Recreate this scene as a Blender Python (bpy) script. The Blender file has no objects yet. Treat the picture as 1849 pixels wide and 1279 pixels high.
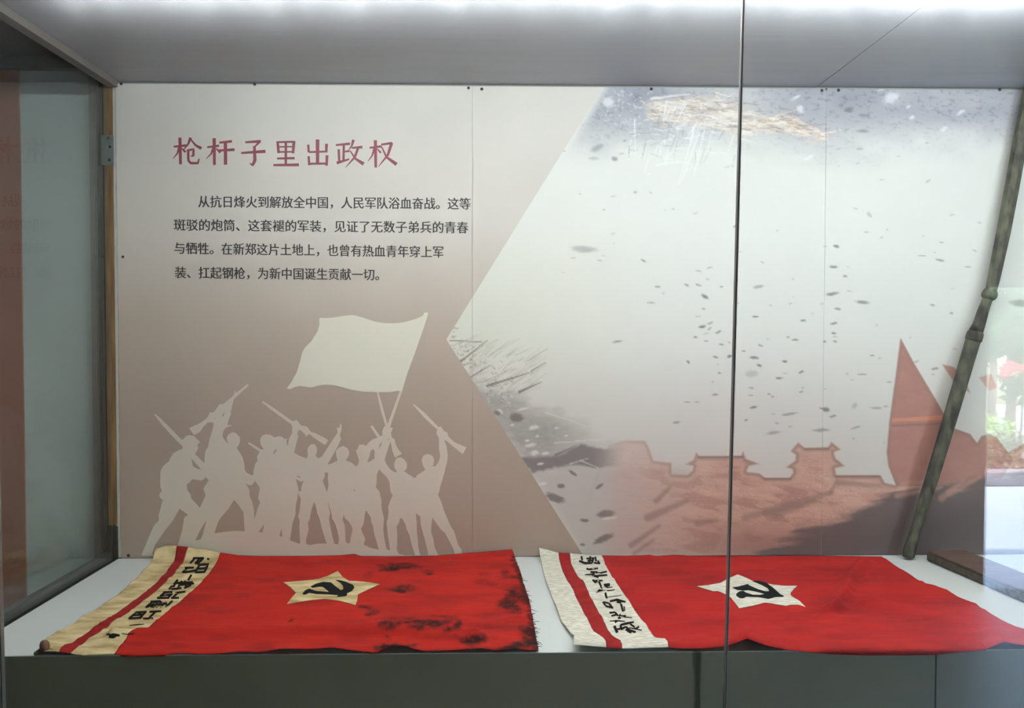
import bpy, bmesh, math, random
import numpy as np
from mathutils import Vector
from mathutils.geometry import tessellate_polygon
from mathutils.bvhtree import BVHTree

S = bpy.context.scene
C = S.collection
random.seed(7)
rng = np.random.default_rng(7)
W, H, F = 1849, 1279, 1500.0

# ------------------------------------------------------------------ camera
YAW, PITCH, ROLL, CZ = 0.0204, -0.0266, 0.0012, 1.5174
fw = np.array([math.sin(YAW) * math.cos(PITCH), math.cos(YAW) * math.cos(PITCH), math.sin(PITCH)])
r0 = np.array([math.cos(YAW), -math.sin(YAW), 0.0])
u0 = np.cross(r0, fw)
RT = r0 * math.cos(ROLL) + u0 * math.sin(ROLL)
UP = -r0 * math.sin(ROLL) + u0 * math.cos(ROLL)
O = np.array([0.0, 0.0, CZ])
cam_data = bpy.data.cameras.new('camera')
cam = bpy.data.objects.new('camera', cam_data)
C.objects.link(cam)
from mathutils import Matrix
cam.matrix_world = Matrix(((RT[0], UP[0], -fw[0], 0), (RT[1], UP[1], -fw[1], 0), (RT[2], UP[2], -fw[2], CZ), (0, 0, 0, 1)))
cam_data.sensor_width = 36
cam_data.lens = F / W * 36
cam_data.clip_start = 0.05
S.camera = cam

# ------------------------------------------------------------------ world, sun, exposure
wd = bpy.data.worlds.new('sky')
S.world = wd
wd.use_nodes = True
nt = wd.node_tree
bg = nt.nodes['Background']
sky = nt.nodes.new('ShaderNodeTexSky')
sky.sky_type = 'NISHITA'
sky.sun_disc = False
sky.sun_elevation = math.radians(62)
sky.sun_rotation = math.radians(0)
sky.air_density = 1.3
sky.dust_density = 2.5
nt.links.new(sky.outputs[0], bg.inputs[0])
SKY_STRENGTH = 11.0
bg.inputs[1].default_value = SKY_STRENGTH
sun_d = bpy.data.lights.new('sun', 'SUN')
sun_d.energy = 75
sun_d.angle = math.radians(0.6)
sun = bpy.data.objects.new('sun', sun_d)
C.objects.link(sun)
sun.location = (0, 6, 20)
sun.rotation_euler = (math.radians(-15), math.radians(6), 0)   # from over the building towards the garden
LED_STRENGTH = 130.0
LED_COLOR = (0.94, 0.975, 1.0)
S.view_settings.view_transform = 'Standard'
S.view_settings.look = 'None'
S.view_settings.gamma = 1
S.view_settings.use_curve_mapping = False
S.view_settings.exposure = 0.0
S.cycles.transparent_max_bounces = 16
S.cycles.max_bounces = 8

# main planes of the place
D = 2.45        # front face of the exhibition panels
Z0 = 0.85       # plinth top
YF = 1.711      # plinth front
ZT = 2.2414     # case ceiling
YG = 1.660      # front glass
XL = -1.106     # left end of the case
XR = 2.60       # right end of the case

# ------------------------------------------------------------------ measuring helpers
def rays(px, py):
    px = np.asarray(px, float); py = np.asarray(py, float)
    return RT * ((px - W / 2) / F)[..., None] - UP * ((py - H / 2) / F)[..., None] + fw
def on_y(px, py, Y):
    v = rays(px, py); return O + v * (Y / v[..., 1])[..., None]
def on_z(px, py, Z):
    v = rays(px, py); return O + v * ((Z - CZ) / v[..., 2])[..., None]
def zc(pts, ox, oy, s):      # measured in an enlarged crop
    return [(ox + x / s, oy + y / s) for x, y in pts]

# ------------------------------------------------------------------ colour, materials
def lin(c):
    c = np.asarray(c, float) / 255.0
    return np.where(c <= 0.04045, c / 12.92, ((c + 0.055) / 1.055) ** 2.4)
def new_mat(name):
    m = bpy.data.materials.new(name); m.use_nodes = True
    return m, m.node_tree.nodes, m.node_tree.links, m.node_tree.nodes['Principled BSDF']
def mat(name, rgb, rough=0.6, var=0.0, scale=20.0, bump=0.0, bscale=200.0, metallic=0.0, stretch=None, spec=0.5, rgb2=None):
    m, n, l, p = new_mat(name)
    c = lin(rgb)
    p.inputs['Roughness'].default_value = rough
    p.inputs['Metallic'].default_value = metallic
    p.inputs['Specular IOR Level'].default_value = spec
    p.inputs['Base Color'].default_value = (*c, 1)
    tc = n.new('ShaderNodeTexCoord')
    mp = n.new('ShaderNodeMapping')
    if stretch: mp.inputs['Scale'].default_value = stretch
    l.new(tc.outputs['Object'], mp.inputs[0])
    if var or rgb2 is not None:
        nz = n.new('ShaderNodeTexNoise'); nz.inputs['Scale'].default_value = scale; nz.inputs['Detail'].default_value = 6
        l.new(mp.outputs[0], nz.inputs['Vector'])
        rp = n.new('ShaderNodeValToRGB')
        a, b = (c * (1 - var), c * (1 + var)) if rgb2 is None else (c, lin(rgb2))
        rp.color_ramp.elements[0].position = 0.35; rp.color_ramp.elements[1].position = 0.65
        rp.color_ramp.elements[0].color = (*np.clip(a, 0, 1), 1)
        rp.color_ramp.elements[1].color = (*np.clip(b, 0, 1), 1)
        l.new(nz.outputs['Fac'], rp.inputs[0]); l.new(rp.outputs[0], p.inputs['Base Color'])
    if bump:
        nb = n.new('ShaderNodeTexNoise'); nb.inputs['Scale'].default_value = bscale; nb.inputs['Detail'].default_value = 4
        l.new(mp.outputs[0], nb.inputs['Vector'])
        bp = n.new('ShaderNodeBump'); bp.inputs['Strength'].default_value = bump; bp.inputs['Distance'].default_value = 0.002
        l.new(nb.outputs['Fac'], bp.inputs['Height']); l.new(bp.outputs[0], p.inputs['Normal'])
    return m
def mat_printed(name, rough, bump=0.0, bscale=400.0, var=0.0, scale=60, stretch=None, spec=0.4):
    m, n, l, p = new_mat(name)
    p.inputs['Roughness'].default_value = rough
    p.inputs['Specular IOR Level'].default_value = spec
    at = n.new('ShaderNodeAttribute'); at.attribute_name = 'print'
    tc = n.new('ShaderNodeTexCoord'); mp = n.new('ShaderNodeMapping')
    if stretch: mp.inputs['Scale'].default_value = stretch
    l.new(tc.outputs['Object'], mp.inputs[0])
    src = at.outputs['Color']
    if var:
        nz = n.new('ShaderNodeTexNoise'); nz.inputs['Scale'].default_value = scale; nz.inputs['Detail'].default_value = 5
        l.new(mp.outputs[0], nz.inputs['Vector'])
        mr = n.new('ShaderNodeMapRange'); mr.inputs[1].default_value = 0.3; mr.inputs[2].default_value = 0.7
        mr.inputs[3].default_value = 1 - var; mr.inputs[4].default_value = 1 + var
        l.new(nz.outputs['Fac'], mr.inputs[0])
        mx = n.new('ShaderNodeVectorMath'); mx.operation = 'SCALE'
        l.new(src, mx.inputs[0]); l.new(mr.outputs[0], mx.inputs['Scale'])
        src = mx.outputs[0]
    l.new(src, p.inputs['Base Color'])
    if bump:
        nb = n.new('ShaderNodeTexNoise'); nb.inputs['Scale'].default_value = bscale; nb.inputs['Detail'].default_value = 4
        l.new(mp.outputs[0], nb.inputs['Vector'])
        bp = n.new('ShaderNodeBump'); bp.inputs['Strength'].default_value = bump; bp.inputs['Distance'].default_value = 0.002
        l.new(nb.outputs['Fac'], bp.inputs['Height']); l.new(bp.outputs[0], p.inputs['Normal'])
    return m
def mat_glass(name, tint=(0.97, 0.99, 0.98), f0=0.04, dirt_glow=0.0):
    m, n, l, p = new_mat(name)
    n.remove(p)
    geo = n.new('ShaderNodeNewGeometry')
    dt = n.new('ShaderNodeVectorMath'); dt.operation = 'DOT_PRODUCT'
    l.new(geo.outputs['Normal'], dt.inputs[0]); l.new(geo.outputs['Incoming'], dt.inputs[1])
    ab = n.new('ShaderNodeMath'); ab.operation = 'ABSOLUTE'; l.new(dt.outputs['Value'], ab.inputs[0])
    om = n.new('ShaderNodeMath'); om.operation = 'SUBTRACT'; om.inputs[0].default_value = 1; l.new(ab.outputs[0], om.inputs[1])
    pw = n.new('ShaderNodeMath'); pw.operation = 'POWER'; pw.inputs[1].default_value = 5; l.new(om.outputs[0], pw.inputs[0])
    ma = n.new('ShaderNodeMath'); ma.operation = 'MULTIPLY_ADD'; ma.inputs[1].default_value = 1 - f0; ma.inputs[2].default_value = f0
    l.new(pw.outputs[0], ma.inputs[0])
    tr = n.new('ShaderNodeBsdfTransparent'); tr.inputs[0].default_value = (*tint, 1)
    gl = n.new('ShaderNodeBsdfGlossy'); gl.inputs['Roughness'].default_value = 0.0
    mx = n.new('ShaderNodeMixShader')
    l.new(ma.outputs[0], mx.inputs[0]); l.new(tr.outputs[0], mx.inputs[1]); l.new(gl.outputs[0], mx.inputs[2])
    if dirt_glow:
        tc = n.new('ShaderNodeTexCoord'); mp = n.new('ShaderNodeMapping'); mp.inputs['Scale'].default_value = (26, 1, 5)
        l.new(tc.outputs['Object'], mp.inputs[0])
        nz = n.new('ShaderNodeTexNoise'); nz.inputs['Scale'].default_value = 1.0; nz.inputs['Detail'].default_value = 7; nz.inputs['Roughness'].default_value = 0.7
        l.new(mp.outputs[0], nz.inputs['Vector'])
        mr = n.new('ShaderNodeMapRange'); mr.inputs[1].default_value = 0.4; mr.inputs[2].default_value = 0.75
        mr.inputs[3].default_value = 0.6 * dirt_glow; mr.inputs[4].default_value = 1.45 * dirt_glow
        l.new(nz.outputs['Fac'], mr.inputs[0])
        sp = n.new('ShaderNodeSeparateXYZ'); l.new(tc.outputs['Object'], sp.inputs[0])
        mz = n.new('ShaderNodeMapRange'); mz.interpolation_type = 'SMOOTHSTEP'
        mz.inputs[1].default_value = 2.06; mz.inputs[2].default_value = 2.20; mz.inputs[3].default_value = 0.15; mz.inputs[4].default_value = 6.0  # smudges strengthened near the top to put the lamp's glow there
        l.new(sp.outputs['Z'], mz.inputs[0])
        mm = n.new('ShaderNodeMath'); mm.operation = 'MULTIPLY'; l.new(mr.outputs[0], mm.inputs[0]); l.new(mz.outputs[0], mm.inputs[1])
        mr = mm
        ts = n.new('ShaderNodeBsdfTranslucent'); ts.inputs[0].default_value = (0.8, 0.82, 0.84, 1)
        m2 = n.new('ShaderNodeMixShader'); l.new(mr.outputs[0], m2.inputs[0]); l.new(mx.outputs[0], m2.inputs[1]); l.new(ts.outputs[0], m2.inputs[2])
        mx = m2
    l.new(mx.outputs[0], n['Material Output'].inputs[0])
    return m
def mat_lucent(name, rgb, k):
    m, n, l, p = new_mat(name)
    p.inputs['Base Color'].default_value = (*lin(rgb), 1); p.inputs['Roughness'].default_value = 0.3
    ts = n.new('ShaderNodeBsdfTranslucent'); ts.inputs[0].default_value = (*lin(rgb), 1)
    mx = n.new('ShaderNodeMixShader'); mx.inputs[0].default_value = k
    l.new(p.outputs[0], mx.inputs[1]); l.new(ts.outputs[0], mx.inputs[2]); l.new(mx.outputs[0], n['Material Output'].inputs[0])
    return m
def mat_emit(name, rgb, strength):
    m, n, l, p = new_mat(name)
    p.inputs['Base Color'].default_value = (0.8, 0.8, 0.8, 1)
    p.inputs['Emission Color'].default_value = (*rgb, 1)
    p.inputs['Emission Strength'].default_value = strength
    return m

M = dict(
    plinth=mat('white_laminate', (205, 207, 203), 0.45, var=0.02, scale=6),
    front=mat('shaded_laminate', (136, 129, 112), 0.55, var=0.04, scale=4),  # plinth laminate with the front's shade put into its colour
    ceil=mat('ceiling_laminate', (164, 169, 176), 0.38, var=0.03, scale=3, stretch=(1, 12, 1)),
    plaster=mat('room_plaster', (150, 150, 146), 0.9, var=0.03, scale=3),
    dark=mat('dark_gap', (42, 42, 40), 0.9),
    floor=mat('floor_tile', (120, 118, 114), 0.4, var=0.06, scale=5),
    brown=None,
    screw=mat('dark_screw', (62, 60, 60), 0.4, metallic=0.6),
    wood=mat('pine_post', (139, 108, 66), 0.75, rgb2=(106, 80, 48), scale=9, stretch=(8, 8, 0.7), bump=0.3, bscale=60),
    rotten=mat('rotten_wood', (62, 58, 44), 0.95, rgb2=(34, 30, 22), scale=60, bump=0.8, bscale=90),
    zinc=mat('zinc_bracket', (132, 140, 138), 0.45, var=0.15, scale=40, metallic=0.7),
    strip=mat('torn_white_edging', (196, 196, 190), 0.6, var=0.05, scale=40),
    rail=mat('grey_rail', (112, 108, 102), 0.5, var=0.05, scale=10),
    darkrail=mat('dark_rail', (60, 60, 56), 0.6, var=0.05, scale=10),
    board=mat('blue_grey_board', (216, 226, 224), 0.6, var=0.04, scale=3),
    redboard=mat('dull_red_board', (172, 116, 98), 0.7, var=0.06, scale=3),
    steel=mat('blue_grey_steel', (96, 108, 112), 0.5, var=0.04, scale=8),
    sealant=mat_lucent('clear_grey_sealant', (118, 112, 108), 0.7),
    edgeglass=mat_lucent('polished_glass_edge', (214, 210, 206), 0.55),
    cream=mat('aged_cream_cloth', (216, 196, 150), 0.95, rgb2=(168, 144, 98), scale=14, stretch=(1, 2.2, 1), bump=0.6, bscale=70, spec=0.1),
    linen=mat('grey_white_linen', (222, 216, 200), 0.95, rgb2=(186, 180, 162), scale=60, stretch=(1, 3, 1), bump=0.7, bscale=110, spec=0.1),
    stripe=mat('red_cotton_stripe', (140, 34, 33), 0.9, var=0.12, scale=40, bump=0.2, bscale=300, spec=0.1),
    ink=mat('black_ink', (22, 18, 16), 0.9, spec=0.1),
    blackcloth=mat('black_appliqued_cloth', (24, 26, 26), 0.95, var=0.2, scale=60, spec=0.1),
    char=mat('scorched_thread', (70, 26, 22), 0.95, rgb2=(34, 22, 18), scale=50, spec=0.1),
    cork=mat('brown_pole_end', (118, 84, 64), 0.9, rgb2=(76, 52, 40), scale=60, bump=0.5, bscale=120),
    olive=mat('dirty_olive_hem', (112, 106, 72), 0.95, rgb2=(60, 58, 40), scale=40, bump=0.4, bscale=100),
    oldwood=mat('black_weathered_wood', (40, 37, 33), 0.72, rgb2=(92, 92, 74), scale=46, stretch=(1, 1, 0.4), bump=0.8, bscale=90),
    plank=mat('dark_plank_wood', (84, 74, 58), 0.75, rgb2=(54, 48, 38), scale=18, stretch=(0.6, 3, 3), bump=0.5, bscale=60),
    planktop=mat('red_brown_plank_face', (98, 74, 62), 0.6, rgb2=(76, 58, 50), scale=14, stretch=(0.6, 3, 3)),
    print=mat_printed('printed_board', 0.55, var=0.015, scale=8),
    redcloth=mat_printed('red_flag_cloth', 0.92, bump=0.6, bscale=48, var=0.07, scale=16, stretch=(0.5, 4, 1), spec=0.1),
    title=mat('dull_red_print', (140, 58, 70), 0.55, rgb2=(126, 62, 66), scale=25),
    text=mat('black_print', (44, 40, 38), 0.6),
    glass=mat_glass('clear_glass', dirt_glow=0.006),
    led=mat_emit('led_diffuser', LED_COLOR, LED_STRENGTH),
    housing=mat('white_housing', (225, 225, 225), 0.4),
    pave=mat('pale_paving', (226, 228, 230), 0.8, var=0.08, scale=1.5),
    leaf=mat('green_leaves', (34, 56, 34), 0.7, rgb2=(66, 92, 56), scale=3),
    leaf2=mat('yellow_green_leaves', (160, 186, 70), 0.7, rgb2=(120, 158, 60), scale=5),
    leaf3=mat('brown_hedge_leaves', (76, 58, 46), 0.8, rgb2=(52, 58, 40), scale=5),
    petal=mat('red_petals', (196, 62, 82), 0.7, rgb2=(170, 60, 70), scale=5),
    bark=mat('tree_bark', (92, 80, 68), 0.9, var=0.2, scale=20),
    kerb=mat('dark_kerb_stone', (84, 86, 92), 0.8, var=0.1, scale=8),
)

# ------------------------------------------------------------------ object helpers
def link(name, me, m=None, parent=None, smooth=False):
    o = bpy.data.objects.new(name, me); C.objects.link(o)
    if m is not None: me.materials.append(m)
    if parent is not None: o.parent = parent
    if smooth and len(me.polygons):
        me.polygons.foreach_set('use_smooth', [True] * len(me.polygons))
    return o
def from_bm(name, bm, m, parent=None, smooth=False):
    me = bpy.data.meshes.new(name); bm.to_mesh(me); bm.free()
    return link(name, me, m, parent, smooth)
def thing(name, label, cat, loc=(0, 0, 0), group=None):
    o = bpy.data.objects.new(name, None); C.objects.link(o); o.empty_display_size = 0.05
    o.location = loc; o['label'] = label; o['category'] = cat
    if group: o['group'] = group
    return o
def tag(o, label, cat, group=None):
    o['label'] = label; o['category'] = cat
    if group: o['group'] = group
    return o
def box_bm(bm, x0, x1, y0, y1, z0, z1, bev=0.0):
    r = bmesh.ops.create_cube(bm, size=1)
    for v in r['verts']:
        v.co = Vector(((x0 + x1) / 2 + v.co.x * (x1 - x0), (y0 + y1) / 2 + v.co.y * (y1 - y0), (z0 + z1) / 2 + v.co.z * (z1 - z0)))
    if bev:
        es = list({e for v in r['verts'] for e in v.link_edges})
        bmesh.ops.bevel(bm, geom=es, offset=bev, segments=2, affect='EDGES', clamp_overlap=True)
def box(name, x0, x1, y0, y1, z0, z1, m, parent=None, bev=0.0):
    bm = bmesh.new(); box_bm(bm, x0, x1, y0, y1, z0, z1, bev)
    o = from_bm(name, bm, m, parent)
    if parent is not None and parent.type == 'EMPTY':
        o.matrix_parent_inverse = Matrix.Translation(-parent.location)
    return o
def fix(o):     # vertices are in world space: undo the parent's offset
    p = o.parent; off = Vector((0, 0, 0))
    while p is not None:
        if p.type == 'EMPTY': off += p.location
        p = p.parent
    o.matrix_parent_inverse = Matrix.Translation(-off)
    return o
def struct(name, *a, **k):
    o = box(name, *a, **k); o['kind'] = 'structure'; return o
def tube_bm(bm, pts, rad, n=8, flat=None):
    rings = []
    pts = [Vector(p) for p in pts]
    for i, p in enumerate(pts):
        d = (pts[min(i + 1, len(pts) - 1)] - pts[max(i - 1, 0)]).normalized()
        a = d.cross(Vector((0, 1, 0)))
        a = a.normalized() if a.length > 1e-4 else Vector((1, 0, 0))
        b = a.cross(d).normalized()
        r = rad[i] if hasattr(rad, '__len__') else rad
        k = (flat[i] if hasattr(flat, '__len__') else flat) if flat is not None else 1.0
        rings.append([bm.verts.new(p + a * r * math.cos(2 * math.pi * j / n) + b * r * k * math.sin(2 * math.pi * j / n)) for j in range(n)])
    for q, w in zip(rings, rings[1:]):
        for j in range(n):
            bm.faces.new((q[j], q[(j + 1) % n], w[(j + 1) % n], w[j]))
    bm.faces.new(rings[0][::-1]); bm.faces.new(rings[-1])
def grid_mesh(name, P, cols=None):
    """P: (rows, cols, 3) world points; rows run away/down, faces wound so that the normal follows row x col order"""
    R, N = P.shape[:2]
    me = bpy.data.meshes.new(name)
    idx = np.arange(R * N).reshape(R, N)
    q = np.stack([idx[:-1, :-1], idx[1:, :-1], idx[1:, 1:], idx[:-1, 1:]], -1).reshape(-1, 4)
    me.vertices.add(R * N); me.vertices.foreach_set('co', P.reshape(-1).astype(np.float32))
    me.loops.add(q.size); me.loops.foreach_set('vertex_index', q.reshape(-1).astype(np.int32))
    me.polygons.add(len(q)); me.polygons.foreach_set('loop_start', (np.arange(len(q)) * 4).astype(np.int32))
    me.update(calc_edges=True)
    if cols is not None:
        a = me.color_attributes.new('print', 'FLOAT_COLOR', 'POINT')
        rgba = np.ones((R * N, 4), np.float32); rgba[:, :3] = lin(cols.reshape(-1, 3))
        a.data.foreach_set('color', rgba.reshape(-1))
    return me, q

# ------------------------------------------------------------------ painting helpers (for printed boards and stained cloth)
def hsh(ix, iy, s):
    v = np.sin(ix * 127.1 + iy * 311.7 + s * 74.7) * 43758.5453
    return v - np.floor(v)
def vnoise(x, y, s=0):
    ix, iy = np.floor(x), np.floor(y); fx, fy = x - ix, y - iy
    fx = fx * fx * (3 - 2 * fx); fy = fy * fy * (3 - 2 * fy)
    a, b, c, d = hsh(ix, iy, s), hsh(ix + 1, iy, s), hsh(ix, iy + 1, s), hsh(ix + 1, iy + 1, s)
    return (a * (1 - fx) + b * fx) * (1 - fy) + (c * (1 - fx) + d * fx) * fy
def fbm(x, y, s=0, o=4):
    t, amp, tot = 0, 1.0, 0
    for k in range(o):
        t = t + amp * vnoise(x * 2 ** k, y * 2 ** k, s + k); tot += amp; amp *= 0.5
    return t / tot
def sm(x, a, b):
    t = np.clip((x - a) / (b - a), 0, 1); return t * t * (3 - 2 * t)
def sdf(X, Y, poly):
    d = np.full(X.shape, 1e9); ins = np.zeros(X.shape, bool)
    n = len(poly)
    for i in range(n):
        (x0, y0), (x1, y1) = poly[i], poly[(i + 1) % n]
        ex, ey = x1 - x0, y1 - y0
        t = np.clip(((X - x0) * ex + (Y - y0) * ey) / (ex * ex + ey * ey + 1e-9), 0, 1)
        d = np.minimum(d, (X - x0 - t * ex) ** 2 + (Y - y0 - t * ey) ** 2)
        if y0 != y1:
            c = ((y0 > Y) != (y1 > Y)) & (X < (x1 - x0) * (Y - y0) / (y1 - y0) + x0)
            ins ^= c
    return np.where(ins, -np.sqrt(d), np.sqrt(d))
def blend(col, a, rgb):
    return col + (np.asarray(rgb, float) - col) * a[..., None]
def stroke_on(col, X, Y, p, q, w0, w1, rgb, alpha, soft=1.0):
    m = (X > min(p[0], q[0]) - 8) & (X < max(p[0], q[0]) + 8) & (Y > min(p[1], q[1]) - 8) & (Y < max(p[1], q[1]) + 8)
    if not m.any(): return
    x, y = X[m], Y[m]; ex, ey = q[0] - p[0], q[1] - p[1]
    t = np.clip(((x - p[0]) * ex + (y - p[1]) * ey) / (ex * ex + ey * ey + 1e-9), 0, 1)
    d = np.hypot(x - p[0] - t * ex, y - p[1] - t * ey) - (w0 + (w1 - w0) * t)
    a = (1 - sm(d, -soft, soft)) * alpha
    col[m] = col[m] + (np.asarray(rgb, float) - col[m]) * a[:, None]
def ell_on(col, X, Y, cx, cy, rx, ry, ang, rgb, alpha, soft=0.35, rough=0.0, seed=0):
    R = max(rx, ry) * 1.7 + 3
    m = (abs(X - cx) < R) & (abs(Y - cy) < R)
    if not m.any(): return
    x, y = X[m] - cx, Y[m] - cy; c, s = math.cos(ang), math.sin(ang)
    u, v = (x * c + y * s) / rx, (-x * s + y * c) / ry
    d = np.hypot(u, v)
    if rough: d = d + rough * (fbm(X[m] / max(rx * .5, 3), Y[m] / max(ry * .5, 2), seed) - .5) * 2
    a = (1 - sm(d, 1 - soft, 1 + soft)) * alpha
    col[m] = col[m] + (np.asarray(rgb, float) - col[m]) * a[:, None]

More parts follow.
